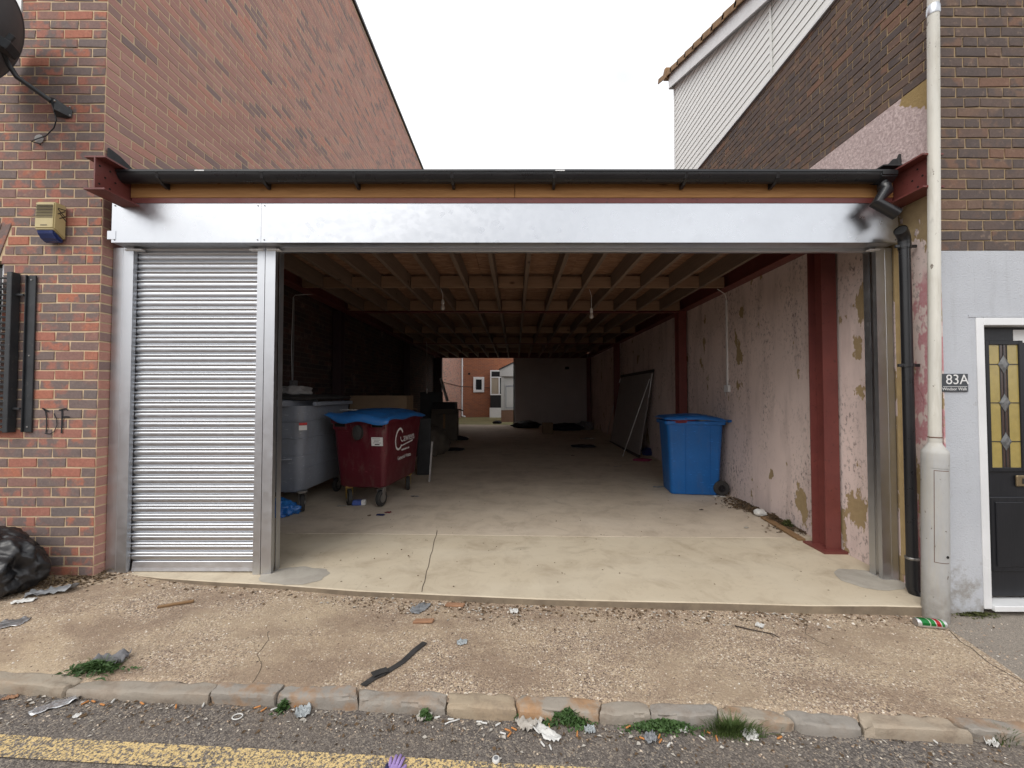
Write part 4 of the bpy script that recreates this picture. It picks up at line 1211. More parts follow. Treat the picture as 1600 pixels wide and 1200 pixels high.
for x0, x1 in ((-3.12, -2.985), (-2.125, -2.012), (-1.985, -1.885), (2.83, 2.915)):
    boxo('guide_stop', M['white_upvc'], (x0, x1, FY - 0.012, FY + 0.03, 2.548, 2.562), ga, 0.003)

sh = empty('roller_shutter', (-2.56, FY + 0.045, 0), parent=ga)
sh['label'] = 'closed shutter of ribbed galvanised slats'
pitch = 0.0752
zs0 = zslab(-2.56, FY) + 0.085
smesh = None
n_s = int((FZ0 + 0.03 - zs0) / pitch) + 1
prof = []
for t, q in ((0.0, 0.004), (0.05, 0.001), (0.10, -0.003), (0.2, -0.0065), (0.35, -0.0088), (0.5, -0.0088), (0.58, -0.0068), (0.62, -0.0035), (0.66, -0.004), (0.70, -0.0085), (0.76, -0.0125), (0.83, -0.0145), (0.89, -0.012), (0.94, -0.007), (0.98, -0.001), (1.0, 0.004)):
    prof.append((q, t * pitch))
for k in range(n_s):
    z = zs0 + k * pitch
    if smesh is None:
        mm = MB()
        mm.prism(prof + [(0.009, pitch), (0.009, 0.0)], 'x', -0.505, 0.505)
        smesh = mm.mesh('slat', M['galv_slat'], smooth=50)
    o = link_mesh('slat', smesh, sh, False, (-2.556, FY + 0.048, z), (rng.uniform(-0.03, 0.03), rng.uniform(-0.0006, 0.0006), 0))
m = MB().prism([(FY + 0.028, zs0 - 0.078), (FY + 0.07, zs0 - 0.078), (FY + 0.062, zs0 - 0.002), (FY + 0.040, zs0 - 0.002), (FY + 0.034, zs0 - 0.05)], 'x', -3.045, -2.068)
m.build('bottom_rail', M['galv_rail'], sh, bevel=0.003)

s2 = empty('roller_shutter', (0.48, FY + 0.045, 2.55), parent=ga)
s2['label'] = 'rolled up shutter showing only its bottom rail'
MB().prism([(FY + 0.03, 2.552), (FY + 0.07, 2.552), (FY + 0.062, 2.60), (FY + 0.038, 2.60), (FY + 0.034, 2.57)], 'x', -1.905, 2.872).build('bottom_rail', M['galv_rail'], s2, bevel=0.003)
link = MB().prism([(p[0] + FY + 0.048, p[1] + 2.602) for p in prof] + [(FY + 0.057, 2.602 + pitch), (FY + 0.057, 2.602)], 'x', -1.905, 2.872).build('slat', M['galv_slat'], s2, smooth=50)
# rolled coil hidden in the canopy box
MB().lathe([(0.11, -1.9), (0.11, 2.87)], 24, Matrix.Translation((0, 3.24, 2.74)) @ Matrix.Rotation(R(90), 4, 'Y')).build('shutter_coil', M['galv_slat'], s2, smooth=True)

# ------------------------------------------------------------------ rainwater pipe
dp = thing('drainpipe', 'black plastic rainwater pipe with elbow beside the shutter jamb', 'drainpipe', (2.93, 3.0, -0.1))
ox = (1370 - CX) / F_PX * 2.98
MB().tube([(2.80, 3.03, 3.03), (2.80, 3.03, 2.955), (2.80, 3.02, 2.945)], 0.036, 18).build('spigot', M['black_plastic'], dp, smooth=True)
a_, b_ = at(1362, 318, 2.99), at(1402, 334, 2.96)
MB().tube([(2.80, 3.02, 2.975), (2.80, 3.005, 2.935), (a_.x + 0.03, 2.985, a_.z), (b_.x, b_.y, b_.z - 0.005)], [0.043, 0.043, 0.043, 0.041], 18).build('elbow', M['black_plastic'], dp, smooth=45)
PX = 2.928
pY = 3.005
MB().tube([(PX, pY, 2.54), (PX, pY, 0.10)], 0.0345, 20).build('pipe', M['black_plastic'], dp, smooth=45)
MB().tube([(PX, pY, 2.49), (PX, pY, 2.545), (PX - 0.006, pY - 0.004, 2.575), (PX - 0.03, pY - 0.016, 2.605), (PX - 0.062, pY - 0.035, 2.622)], [0.039, 0.039, 0.039, 0.040, 0.041], 20, cap=False).build('elbow', M['black_plastic'], dp, smooth=45)
MB().tube([(PX - 0.058, pY - 0.0325, 2.620), (PX - 0.0575, pY - 0.0322, 2.6197)], 0.037, 18).build('opening', M['dark_hole'], dp)
for z in (2.51, 1.615):
    m = MB().lathe([(0.036, z - 0.013), (0.041, z - 0.013), (0.041, z + 0.013), (0.036, z + 0.013)], 20, Matrix.Translation((PX, pY, 0)))
    m.box(PX - 0.075, PX - 0.038, pY - 0.012, pY + 0.004, z - 0.011, z + 0.011).box(PX + 0.038, PX + 0.085, pY - 0.012, pY + 0.004, z - 0.011, z + 0.011)
    m.build('clip', M['black_plastic'], dp, bevel=0.002)
MB().tube([(PX, pY, 0.2), (PX, pY, 0.10)], 0.041, 20).build('collar', M['black_plastic'], dp, smooth=45)
MB().lathe([(0.0415, 0.185), (0.0425, 0.186), (0.0425, 0.202), (0.0415, 0.203)], 20, Matrix.Translation((PX, pY, 0))).build('seal_ring', M['castor_zinc'], dp, smooth=45)
MB().tube([(PX, pY, 0.11), (PX, pY, -0.02), (PX + 0.012, pY - 0.012, -0.075), (PX + 0.04, pY - 0.045, -0.115)], [0.041, 0.041, 0.042, 0.042], 18).build('shoe', M['black_plastic'], dp, smooth=45)
boxo('side_batten', M['ochre'], (3.0205, 3.0275, 3.06, 3.19, 0.0, 2.57), ga)

# ------------------------------------------------------------------ lamp post
lpx, lpy = 2.872, 2.795
lz = zpave(lpx, lpy)
lp = thing('lamp_post', 'chalky white steel lamp post with wide base in front of the house corner', 'lamp post', (lpx, lpy, lz))
T_ = Matrix.Translation((lpx, lpy, 0))
MB().lathe([(0.071, lz - 0.1), (0.071, 0.99), (0.069, 1.01), (0.039, 1.055), (0.037, 1.065)], 32, T_).build('base', M['post_paint'], lp, smooth=35)
MB().lathe([(0.0345, 1.065), (0.0335, 4.03)], 28, T_).build('shaft', M['post_paint'], lp, smooth=35)
MB().lathe([(0.0325, 4.03), (0.0315, 6.5)], 28, T_).build('shaft', M['post_paint'], lp, smooth=35)
MB().lathe([(0.0345, 1.10), (0.0375, 1.101), (0.0375, 1.106), (0.0345, 1.107)], 28, T_).build('band', M['rust'], lp)
MB().lathe([(0.035, 4.09), (0.038, 4.10), (0.038, 4.14), (0.033, 4.16)], 28, T_).build('band', M['galv_frame'], lp, smooth=35)
# access door: raised curved plate
ang0, ang1 = R(222), R(286)
hz0, hz1 = 0.27, 0.88
def cyl_patch(r, a0, a1, z0, z1, n=12):
    m = MB()
    for i in range(n + 1):
        a = a0 + (a1 - a0) * i / n
        m.v += [(lpx + r * math.cos(a), lpy + r * math.sin(a), z0), (lpx + r * math.cos(a), lpy + r * math.sin(a), z1)]
    m.f = [(2 * i, 2 * i + 2, 2 * i + 3, 2 * i + 1) for i in range(n)]
    return m
cyl_patch(0.0716, ang0 - 0.045, ang1 + 0.045, hz0 - 0.004, hz1 + 0.004).build('seam', M['rust'], lp, smooth='all')
cyl_patch(0.0730, ang0, ang1, hz0, hz1).build('access_door', M['post_paint'], lp, smooth='all')
m = MB()
a = R(276)
m.lathe([(0.009, 0), (0.009, 0.003)], 12, Matrix.Translation((lpx + 0.0725 * math.cos(a), lpy + 0.0725 * math.sin(a), 0.31)) @ Matrix.Rotation(a - R(0), 4, 'Z') @ Matrix.Rotation(R(90), 4, 'Y'))
m.build('lock', M['dark_hole'], lp)
cyl_patch(0.0745, ang0 - 0.2, ang1 + 0.15, hz1 + 0.018, hz1 + 0.034).build('hood', M['post_paint'], lp, smooth='all')

lp.rotation_euler = (0, R(1.3), 0)       # the post leans a little

# ------------------------------------------------------------------ fittings on the left house
al = thing('alarm_box', 'cream burglar alarm box with blue lens on the brick wall', 'alarm box', (-3.565, LY, 2.57))
ax0, ax1, ay0 = -3.642, -3.492, 3.018
az0, az1 = 2.655, 2.862
MB().prism([(ay0, az0), (LY - 0.014, az0 - 0.06), (LY - 0.014, az1), (ay0 + 0.006, az1)], 'x', ax0, ax1).build('body', M['cream_plastic'], al, bevel=0.008, seg=2)
MB().prism([(ay0 + 0.004, az0 - 0.002), (ay0 + 0.012, az0 - 0.035), (ay0 + 0.04, az0 - 0.075), (LY - 0.02, az0 - 0.09), (LY - 0.02, az0 - 0.062)], 'x', ax0 + 0.006, ax1 - 0.006).build('lens', M['blue_lens'], al, bevel=0.012, seg=2)
m = MB()
for k in range(9): m.box(ax0 + 0.012, ax1 - 0.012, ay0 - 0.0012, ay0 + 0.004, az1 - 0.03 - k * 0.0115, az1 - 0.0265 - k * 0.0115)
m.build('vent_slot', M['copper_cable'], al)
boxo('maker_mark', M['copper_cable'], (ax0 + 0.05, ax1 - 0.05, ay0 - 0.001, ay0 + 0.003, az0 + 0.022, az0 + 0.028), al)
m = MB()
xx = ax1 + 0.0005
for pts in ([(0.0, 0.12), (0.05, 0.16)], [(0.0, 0.16), (0.05, 0.115)], [(0.012, 0.09), (0.06, 0.125)], [(0.012, 0.13), (0.06, 0.085)], [(0.0, 0.165), (0.055, 0.17)]):
    m.ribbon([(xx, ay0 + 0.025 + p[0], az0 + p[1]) for p in pts], 0.007, (1, 0, 0), 0.001)
m.build('emblem', M['copper_cable'], al)

sdish = thing('satellite_dish', 'dark grey satellite dish on a bent arm bolted to the brick wall', 'satellite dish', (-3.22 - 0.5, LY, 3.5))
dc = at(-14, 60, 2.78)
axis = Vector((-0.80, -0.42, 0.42)).normalized()
Rm = axis.to_track_quat('Z', 'Y').to_matrix().to_4x4()
Md = Matrix.Translation(dc) @ Rm
m = MB()
pr = [(0.36 * k / 10, 0.075 * (k / 10) ** 2) for k in range(1, 11)] + [(0.368, 0.074), (0.368, 0.066)] + [(0.36 * k / 10, 0.075 * (k / 10) ** 2 - 0.006) for k in range(10, 0, -1)]
m.lathe(pr, 44, Md)
m.build('dish', M['dish'], sdish, smooth=40)
bk = at(100, 176, LY - 0.02)
back_c = dc - axis * 0.05
e1 = at(6, 82, 2.86); e2 = at(26, 120, 2.93)
MB().tube([back_c, e1, (e1 + e2) / 2 + Vector((-0.01, 0, 0)), e2, at(80, 158, 3.04)], 0.0175, 14).build('arm', M['black_metal'], sdish, smooth=45)
MB().obox(back_c + Vector((0.02, 0.01, -0.01)), (0.12, 0.07, 0.09), Rm.to_3x3()).obox(back_c + Vector((0.05, 0.0, 0.02)), (0.03, 0.12, 0.03), Rm.to_3x3()).build('clamp', M['black_metal'], sdish, bevel=0.006)
m = MB()
q0, q1 = at(82, 160, 3.03), at(111, 182, LY - 0.012)
m.add([at(76, 152, 3.03), at(86, 154, 3.03), at(113, 172, LY - 0.013), at(112, 184, LY - 0.013), at(104, 185, LY - 0.013), at(84, 170, 3.03), at(76, 152, LY - 0.012), at(90, 156, LY - 0.0115), at(113, 172, LY - 0.0112), at(112, 184, LY - 0.0112), at(104, 185, LY - 0.0112), at(86, 182, LY - 0.012)],
      [(0, 1, 2, 3, 4, 5), (11, 10, 9, 8, 7, 6), (0, 6, 7, 1), (1, 7, 8, 2), (2, 8, 9, 3), (3, 9, 10, 4), (4, 10, 11, 5), (5, 11, 6, 0)])
m.build('wall_bracket', M['black_metal'], sdish)
m = MB()
for b in ((86, 158, 3.025), (110, 168, LY - 0.016), (110, 181, LY - 0.016)):
    c = at(*b)
    m.lathe([(0.008, 0), (0.008, 0.006), (0.004, 0.011)], 8, Matrix.Translation(c) @ Matrix.Rotation(R(90), 4, 'X'))
m.build('bolt', M['castor_zinc'], sdish)
cab = [at(84, 168, 3.05), at(88, 188, 3.07), at(84, 200, 3.08), at(72, 212, 3.09), at(52, 219, 3.085), at(49, 221, 3.085), at(60, 224, 3.10), at(64, 226, LY - 0.012)]
MB().tube(cab, 0.0042, 8).build('cable', M['black_plastic'], sdish, smooth='all')
pc = at(61, 217, LY - 0.012)
MB().lathe([(0.036, 0), (0.03, 0.006), (0.012, 0.009)], 12, Matrix.Translation(pc) @ Matrix.Rotation(R(90), 4, 'X')).build('cable_entry', M['cloth_white'], sdish, smooth=60)

gl = thing('window_grille', 'black louvred security grille over the ground floor window', 'window grille', (-3.9, LY, 0.95))
gtop, gbot = at(10, 427, 3.06), at(6, 676, 3.06)
gx = lambda px, py, y=3.06: at(px, py, y).x
MB().box(gx(9, 550), gx(17, 550), 3.05, LY - 0.012, gbot.z, gtop.z + 0.01).build('side_rail', M['black_metal'], gl, bevel=0.003)
k = 0
z = gbot.z + 0.01
while z < gtop.z - 0.02:
    MB().prism([(3.062, z), (3.085, z + 0.016), (3.082, z + 0.022), (3.058, z + 0.006)], 'x', -4.6, gx(8, 550)).build('louvre', M['black_metal'], gl)
    z += 0.043
wb = MB()
wb.v = []
b0, b1, t0, t1 = gx(24.5, 674), gx(39, 674), gx(33, 429), gx(47.5, 429)
xb0 = (b0 + t0) / 2
wb.box(xb0, xb0 + 0.066, LY - 0.02, LY - 0.0085, gbot.z, gtop.z - 0.005)
wb.box(xb0, xb0 + 0.006, LY - 0.034, LY - 0.0205, gbot.z, gtop.z - 0.005)
wb.build('wall_angle', M['black_metal'], gl, bevel=0.002)
m = MB()
for zz in (gbot.z + 0.04, (gbot.z + gtop.z) / 2 - 0.02, gtop.z - 0.04):
    m.lathe([(0.007, 0), (0.005, 0.004)], 8, Matrix.Translation((xb0 + 0.035, LY - 0.0205, zz)) @ Matrix.Rotation(R(90), 4, 'X'))
m.build('screw', M['castor_zinc'], gl)
for zz in (gbot.z + 0.18, gtop.z - 0.16):
    MB().box(gx(17.3, 550), xb0 - 0.001, 3.075, 3.09, zz - 0.008, zz + 0.008).build('hinge', M['black_metal'], gl, bevel=0.002)

# ------------------------------------------------------------------ behind the garage
hy = 24.1
rb = thing('brick_house', 'orange red brick house with white windows seen through the rear opening', 'house', (-1, hy, 0))
boxo('wall', M['far_brick'], (-3.225, 5.0, hy, hy + 5, -0.6, 6.5), rb)
MB().prism([(hy - 0.3, 6.5), (hy + 5.3, 6.5), (hy + 2.5, 8.3)], 'x', -3.22, 5.1).build('roof', M['roof_tile'], rb)
def far_window(px0, px1, py0, py1, y, fw, label=None):
    a, b = at(px0, py0, y), at(px1, py1, y)
    w_ = boxo('window', M['glass'], (a.x + fw * 0.8, b.x - fw * 0.8, y + 0.03, y + 0.05, b.z + fw * 0.8, a.z - fw * 0.8), rb)
    MB().box(a.x, a.x + fw, y - 0.02, y + 0.06, b.z, a.z).box(b.x - fw, b.x, y - 0.02, y + 0.06, b.z, a.z).box(a.x + fw + 0.001, b.x - fw - 0.001, y - 0.019, y + 0.06, a.z - fw, a.z).box(a.x + fw + 0.001, b.x - fw - 0.001, y - 0.019, y + 0.06, b.z, b.z + fw).build('frame', M['white_upvc'], w_, bevel=0.008)
    return a, b, w_
a, b, w_ = far_window(739.5, 756.5, 589, 613, hy - 0.06, 0.15)
a, b, w_ = far_window(766, 790, 578.5, 617.5, hy - 0.4, 0.07)
zt = a.z - (a.z - b.z) * 0.28
boxo('transom', M['white_upvc'], (a.x + 0.071, b.x - 0.071, hy - 0.42, hy - 0.36, zt - 0.03, zt + 0.03), w_)
xm = at(780, 600, hy - 0.4).x
boxo('mullion', M['white_upvc'], (xm - 0.035, xm + 0.035, hy - 0.421, hy - 0.36, b.z + 0.071, zt - 0.031), w_)
boxo('net_curtain', M['net'], (a.x + 0.075, xm - 0.04, hy - 0.378, hy - 0.372, b.z + 0.075, zt - 0.035), w_)
boxo('bay_panel', M['black_board'], (a.x, b.x + 0.4, hy - 0.4, hy - 0.002, at(0, 637, hy - 0.4).z, b.z - 0.002), rb)
boxo('bay_plinth', M['white_upvc'], (a.x - 0.03, b.x + 0.4, hy - 0.44, hy - 0.002, -0.3, at(0, 637.2, hy - 0.44).z), rb)
boxo('bay_side', M['white_upvc'], (b.x + 0.002, b.x + 0.4, hy - 0.38, hy - 0.002, b.z, a.z), rb)
vp = at(733, 584, hy - 0.02)
boxo('vent', M['dark_hole'], (vp.x - 0.06, vp.x + 0.06, hy - 0.03, hy - 0.002, vp.z - 0.05, vp.z + 0.05), rb, 0.01)
pxx = at(722, 600, hy - 0.1)
wp = thing('drainpipe', 'white drainpipe on the brick house behind the garage', 'drainpipe', (pxx.x, hy - 0.1, 0))
MB().tube([(pxx.x, hy - 0.08, 6.4), (pxx.x, hy - 0.08, 0.15)], 0.05, 12).build('pipe', M['white_upvc'], wp, smooth=45)
MB().tube([(pxx.x, hy - 0.08, 0.2), (pxx.x + 0.03, hy - 0.1, 0.1), (pxx.x + 0.2, hy - 0.14, 0.06)], 0.055, 12).build('shoe', M['white_upvc'], wp, smooth=45)
for z in (1.3, 3.1): MB().lathe([(0.065, z), (0.065, z + 0.05)], 12, Matrix.Translation((pxx.x, hy - 0.08, 0))).build('clip', M['white_upvc'], wp)
pw = MB()
for k in range(9):
    pass
MB().tube([(LX + 0.02, 17.9, at(691, 597, 17.9).z), (LX + 0.02, 21, at(708, 601, 21).z), (LX + 0.02, 23.9, at(720, 604, 23.9).z), (pxx.x + 0.3, hy - 0.015, 1.85), (-1.0, hy - 0.012, 1.75)], 0.014, 8).build('cable', M['copper_cable'], rb, smooth='all')
# pale lean-to
ly = 19.0
lt = thing('lean_to', 'pale lean-to porch with a panelled door behind the garage', 'lean-to', (0.2, ly, 0))
x0 = at(783, 600, ly).x
zc = at(0, 588, ly).z; zp_ = at(0, 641, ly).z
boxo('wall', M['shed_white'], (x0 + 0.02, 2.5, ly + 0.06, ly + 2.4, zp_, zc), lt)
boxo('plinth', M['brick_dark'], (x0, 2.5, ly + 0.02, ly + 2.4, -0.3, zp_ - 0.001), lt)
boxo('post', M['shed_white'], (x0, x0 + 0.13, ly, ly + 0.12, zp_, zc), lt)
MB().prism([(x0 - 0.06, zc), (2.5, zc), (2.5, at(0, 540, ly).z), (at(803, 567, ly).x, at(803, 567, ly).z), (x0 - 0.06, at(781, 578, ly).z)], 'y', ly - 0.05, ly + 0.02).build('gable_board', M['shed_white'], lt)
MB().prism([(x0 - 0.1, at(781, 578, ly).z + 0.003), (at(803, 567, ly).x, at(803, 567, ly).z + 0.003), (2.5, at(0, 540, ly).z), (2.5, at(0, 540, ly).z + 0.04), (at(803, 567, ly).x, at(803, 567, ly).z + 0.05), (x0 - 0.1, at(781, 578, ly).z + 0.05)], 'y', ly - 0.1, ly + 2.4).build('roof', M['black_felt'], lt)
dd = boxo('door', M['shed_white'], (x0 + 0.19, x0 + 1.0, ly + 0.03, ly + 0.055, zp_ + 0.02, at(0, 601, ly).z), lt)
MB().box(x0 + 0.22, x0 + 0.97, ly + 0.02, ly + 0.029, zp_ + 0.1, zp_ + 0.13).box(x0 + 0.22, x0 + 0.245, ly + 0.02, ly + 0.029, zp_ + 0.131, at(0, 603, ly).z).box(x0 + 0.22, x0 + 0.97, ly + 0.019, ly + 0.029, at(0, 604, ly).z, at(0, 603, ly).z + 0.02).build('moulding', M['bin_grey'], dd)

# ------------------------------------------------------------------ wall added unseen behind the camera: reflects in metal, blocks low sky
ot = tag(empty('added_reflected_wall', (0, -5.2, -0.3)), 'unseen low brick wall added behind the camera for the metal to reflect', 'added wall', kind='structure')
boxo('wall', M['far_brick'], (-13, 13, -5.42, -5.2, -0.8, 1.7), ot)
boxo('coping', M['kerb'], (-13.05, 13.05, -5.46, -5.16, 1.702, 1.76), ot)
# ------------------------------------------------------------------ wheeled bins (built in their own frame, x across, y along)
def rrect(w, d, r, n=5):
    pts = []
    for cx, cy, a0 in ((w / 2 - r, d / 2 - r, 0), (-w / 2 + r, d / 2 - r, 90), (-w / 2 + r, -d / 2 + r, 180), (w / 2 - r, -d / 2 + r, 270)):
        for k in range(n + 1):
            a = R(a0 + 90 * k / n)
            pts.append((cx + r * math.cos(a), cy + r * math.sin(a)))
    return pts
def loft(rings):
    """rings: list of (list of (x,y), z)"""
    m = MB()
    n = len(rings[0][0])
    for pts, z in rings:
        m.v += [(x, y, z) for x, y in pts]
    for i in range(len(rings) - 1):
        for k in range(n):
            k2 = (k + 1) % n
            m.f.append((i * n + k, i * n + k2, (i + 1) * n + k2, (i + 1) * n + k))
    m.f.append(tuple(range(n))[::-1])
    m.f.append(tuple((len(rings) - 1) * n + k for k in range(n)))
    return m
def castor(parent, x, y, ang, fork_mat, r=0.098):
    c = empty('castor', (x, y, 0), ang, parent=parent, local=True)
    MB().lathe([(0.03, -0.026), (r * 0.9, -0.026), (r, -0.018), (r, 0.018), (r * 0.9, 0.026), (0.03, 0.026)], 24, Matrix.Translation((0, 0, r)) @ Matrix.Rotation(R(90), 4, 'Y')).build('tyre', M['rubber'], c, True, smooth=40)
    MB().lathe([(0.012, -0.03), (r * 0.55, -0.029), (r * 0.55, 0.029), (0.012, 0.03)], 16, Matrix.Translation((0, 0, r)) @ Matrix.Rotation(R(90), 4, 'Y')).build('hub', M['castor_zinc'], c, True, smooth=40)
    f = MB()
    for s in (-1, 1):
        f.prism([(-0.022, r - 0.02), (0.022, r - 0.02), (0.045, 2 * r + 0.01), (-0.005, 2 * r + 0.03), (-0.03, 2 * r)], 'x', s * 0.036 - 0.003, s * 0.036 + 0.003)
    f.box(-0.039, 0.039, -0.02, 0.045, 2 * r + 0.012, 2 * r + 0.03)
    f.box(-0.055, 0.055, -0.045, 0.065, 2 * r + 0.031, 2 * r + 0.042)
    f.build('fork', fork_mat, c, True, bevel=0.003)
    return c

# maroon bin: end towards the street
rz = R(-7)
bx = thing('wheeled_bin', 'maroon four-wheeled waste bin with a buckled blue lid', 'waste bin', (-1.825, 5.50, zslab(-1.8, 5.5) - 0.002), rz)
W, D = 0.74, 1.24
body = loft([(rrect(W * .74, D * .80, .05), .235), (rrect(W * .80, D * .84, .06), .26), (rrect(W * .86, D * .89, .065), .55), (rrect(W * .93, D * .95, .07), .90), (rrect(W * .955, D * .965, .07), 1.03)]).build('body', M['bin_red'], bx, True, smooth=40)
loft([(rrect(W * .955, D * .965, .07), 1.028), (rrect(W * 1.03, D * 1.02, .08), 1.03), (rrect(W * 1.03, D * 1.02, .08), 1.075), (rrect(W * .99, D * .99, .08), 1.085)]).build('rim', M['bin_red'], bx, True, smooth=40)
# pressed ribs on the end and sides
m = MB()
for x in (-0.10, 0.13):
    m.add([(x - .008, -D * .402, .26), (x + .008, -D * .402, .26), (x + .008, -D * .483, 1.02), (x - .008, -D * .483, 1.02), (x - .005, -D * .418, .262), (x + .005, -D * .418, .262), (x + .005, -D * .492, 1.018), (x - .005, -D * .492, 1.018)],
          [(0, 1, 5, 4), (1, 2, 6, 5), (2, 3, 7, 6), (3, 0, 4, 7), (4, 5, 6, 7)])
m.build('rib', M['bin_red'], body, True)
for s in (-1, 1):                       # lifting pockets either side of the trunnion
    MB().box(s * 0.24 - 0.085, s * 0.24 + 0.085, -D * .50, -D * .44, 0.955, 0.985).box(s * 0.24 - 0.085, s * 0.24 - 0.07, -D * .50, -D * .44, 0.9855, 1.03).box(s * 0.24 + 0.07, s * 0.24 + 0.085, -D * .50, -D * .44, 0.9855, 1.03).build('comb_pocket', M['bin_red'], bx, True, bevel=0.004)
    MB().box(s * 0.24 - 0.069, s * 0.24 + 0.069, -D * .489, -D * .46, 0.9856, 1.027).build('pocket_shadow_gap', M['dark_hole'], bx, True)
MB().lathe([(0.02, -0.06), (0.052, -0.06), (0.056, -0.05), (0.056, 0.05), (0.03, 0.06)], 20, Matrix.Translation((0.0, -D * .482, 0.92)) @ Matrix.Scale(1.6, 4, (0, 0, 1)) @ Matrix.Rotation(R(90), 4, 'X')).build('trunnion', M['rubber'], bx, True, smooth=40)
# lid: domed sheet, buckled upwards at the near left corner
lw, ld = W * 1.10, D * 1.06
m = MB()
nx_, ny_ = 22, 30
for j in range(ny_ + 1):
    for i in range(nx_ + 1):
        u, v = i / nx_ * 2 - 1, j / ny_ * 2 - 1
        e = min(1 - abs(u), 1 - abs(v))
        dome = 0.085 * min(1, max(0, (1 - u * u) * (1 - v * v)) ** 0.6 * 1.15)
        step = 0.012 if (abs(u) < 0.72 and abs(v) < 0.8) else 0
        buck = 0.045 * math.exp(-((u + 1.0) ** 2 / 0.25 + (v + 1) ** 2 / 0.10)) + 0.022 * math.sin(u * 5 + 1) * math.exp(-((v + 1) ** 2) / 0.05) + 0.012 * math.sin(v * 6) * (abs(u) > 0.85)
        z = 1.092 + dome + step + buck - 0.035 * (v < -0.97) * (1 - math.exp(-((u + 0.9) ** 2) / 0.1)) - (0.02 if e < 0.02 else 0)
        m.v.append((u * lw / 2 - 0.012, v * ld / 2 - 0.03 * (v < -0.9) * (1 - u * u) , z))
m.f = [(j * (nx_ + 1) + i, j * (nx_ + 1) + i + 1, (j + 1) * (nx_ + 1) + i + 1, (j + 1) * (nx_ + 1) + i) for j in range(ny_) for i in range(nx_)]
lid = m.build('lid', M['lid_blue'], bx, True, smooth=60)
sm = lid.modifiers.new('thickness', 'SOLIDIFY'); sm.thickness = 0.01; sm.offset = -1
castor(bx, -W * .27, -D * .36, R(40), M['castor_yellow'])
castor(bx, W * .30, -D * .36, R(-8), M['castor_zinc'])
castor(bx, W * .30, D * .33, R(20), M['castor_yellow'])
castor(bx, -W * .30, D * .33, R(0), M['castor_yellow'])
# sticker and lettering
wmx = wm(bx)
Ms = Matrix.Translation((0.23, -D * .478 + 0.004, 0.81)) @ Matrix.Rotation(R(5.5), 4, 'X')
MB().obox(Ms.to_translation(), (0.145, 0.003, 0.105), Ms.to_3x3()).build('sticker', M['white_paint'], bx, True)
m = MB()
for k in range(4): m.obox(Ms @ Vector((-0.01 + 0.008 * (k % 2), -0.0022, 0.035 - 0.017 * k)), (0.10 - 0.02 * (k % 3), 0.001, 0.004), Ms.to_3x3())
m.obox(Ms @ Vector((0.0, -0.0022, -0.036)), (0.06, 0.001, 0.012), Ms.to_3x3())
m.build('sticker_print', M['lead'], bx, True)
def side_mat(y, z):     # on the long right-hand side, reading along +y
    x = W / 2 * (0.86 + (z - 0.55) / 0.35 * 0.07) + 0.0035
    return Matrix.Translation((x, y, z)) @ Matrix.Rotation(R(90), 4, 'Z') @ Matrix.Rotation(R(84), 4, 'X')
for nm, body_, sz, y, z in (('lettering', 'Cawleys', 0.145, 0.09, 0.80), ('lettering', 'General Waste', 0.072, 0.03, 0.545)):
    text_obj(nm, body_, sz, M['white_paint'], bx, wmx @ side_mat(y, z))
m = MB()
arc = [(-0.19 + 0.115 * math.cos(R(a)), 0.80 + 0.135 * math.sin(R(a))) for a in range(35, 330, 15)]
pts = [side_mat(y, z).to_translation() + Vector((0.001, 0, 0)) for y, z in arc]
m.ribbon(pts, 0.026, (1, 0, 0), 0.001)
m.ribbon([side_mat(y, z).to_translation() + Vector((0.001, 0, 0)) for y, z in ((-0.12, 0.70), (0.05, 0.715), (0.28, 0.735))], 0.016, (1, 0, 0), 0.001)
for k in range(5): m.ribbon([side_mat(y, 0.645).to_translation() + Vector((0.001, 0, 0)) for y in (-0.09 + k * 0.055, -0.05 + k * 0.055)], 0.022, (1, 0, 0), 0.001)
m.build('emblem', M['white_paint'], bx, True)

# grey bin behind the mullion
gb = thing('wheeled_bin', 'tall grey four-wheeled waste bin with a flat dark lid', 'waste bin', (-2.79, 5.30, zslab(-2.8, 5.3) - 0.002), R(-2))
W, D = 0.74, 1.30
body = loft([(rrect(W * .70, D * .78, .07), .22), (rrect(W * .84, D * .86, .09), .36), (rrect(W * .88, D * .90, .10), .62), (rrect(W * .95, D * .95, .11), 1.02), (rrect(W * .98, D * .98, .11), 1.24)]).build('body', M['bin_grey'], gb, True, smooth=40)
m = MB()
for z, q in ((0.5, .862), (0.66, .887), (0.86, .922), (1.06, .955)):
    pts = rrect(W * q + 0.004, D * (q + 0.01) + 0.004, .10)
    m.tube([(x, y, z) for x, y in pts + pts[:1]], 0.006, 6, cap=False)
m.build('rib', M['bin_grey'], body, True, smooth='all')
loft([(rrect(W * .98, D * .98, .11), 1.238), (rrect(W * 1.04, D * 1.02, .09), 1.24), (rrect(W * 1.04, D * 1.02, .09), 1.30), (rrect(W * 1.0, D * 1.0, .09), 1.31)]).build('rim', M['bin_grey'], gb, True, smooth=40)
loft([(rrect(W * 1.03, D * .99, .07), 1.312), (rrect(W * 1.04, D * 1.0, .07), 1.32), (rrect(W * 1.0, D * .97, .07), 1.345), (rrect(W * .6, D * .6, .07), 1.375)]).build('lid', M['rubber'], gb, True, smooth=40)
MB().box(W * .52, W * .575, -D * .36, D * .42, 1.235, 1.285).build('lift_flange', M['bin_grey'], gb, True, bevel=0.008)
hb = [(0.12, -D * .50, 1.20), (0.105, -D * .515, 1.14), (0.10, -D * .505, 0.66), (0.12, -D * .50, 0.62), (0.24, -D * .485, 0.63)]
MB().tube(hb, 0.011, 8).build('pull_bar', M['bin_grey'], gb, True, smooth='all')
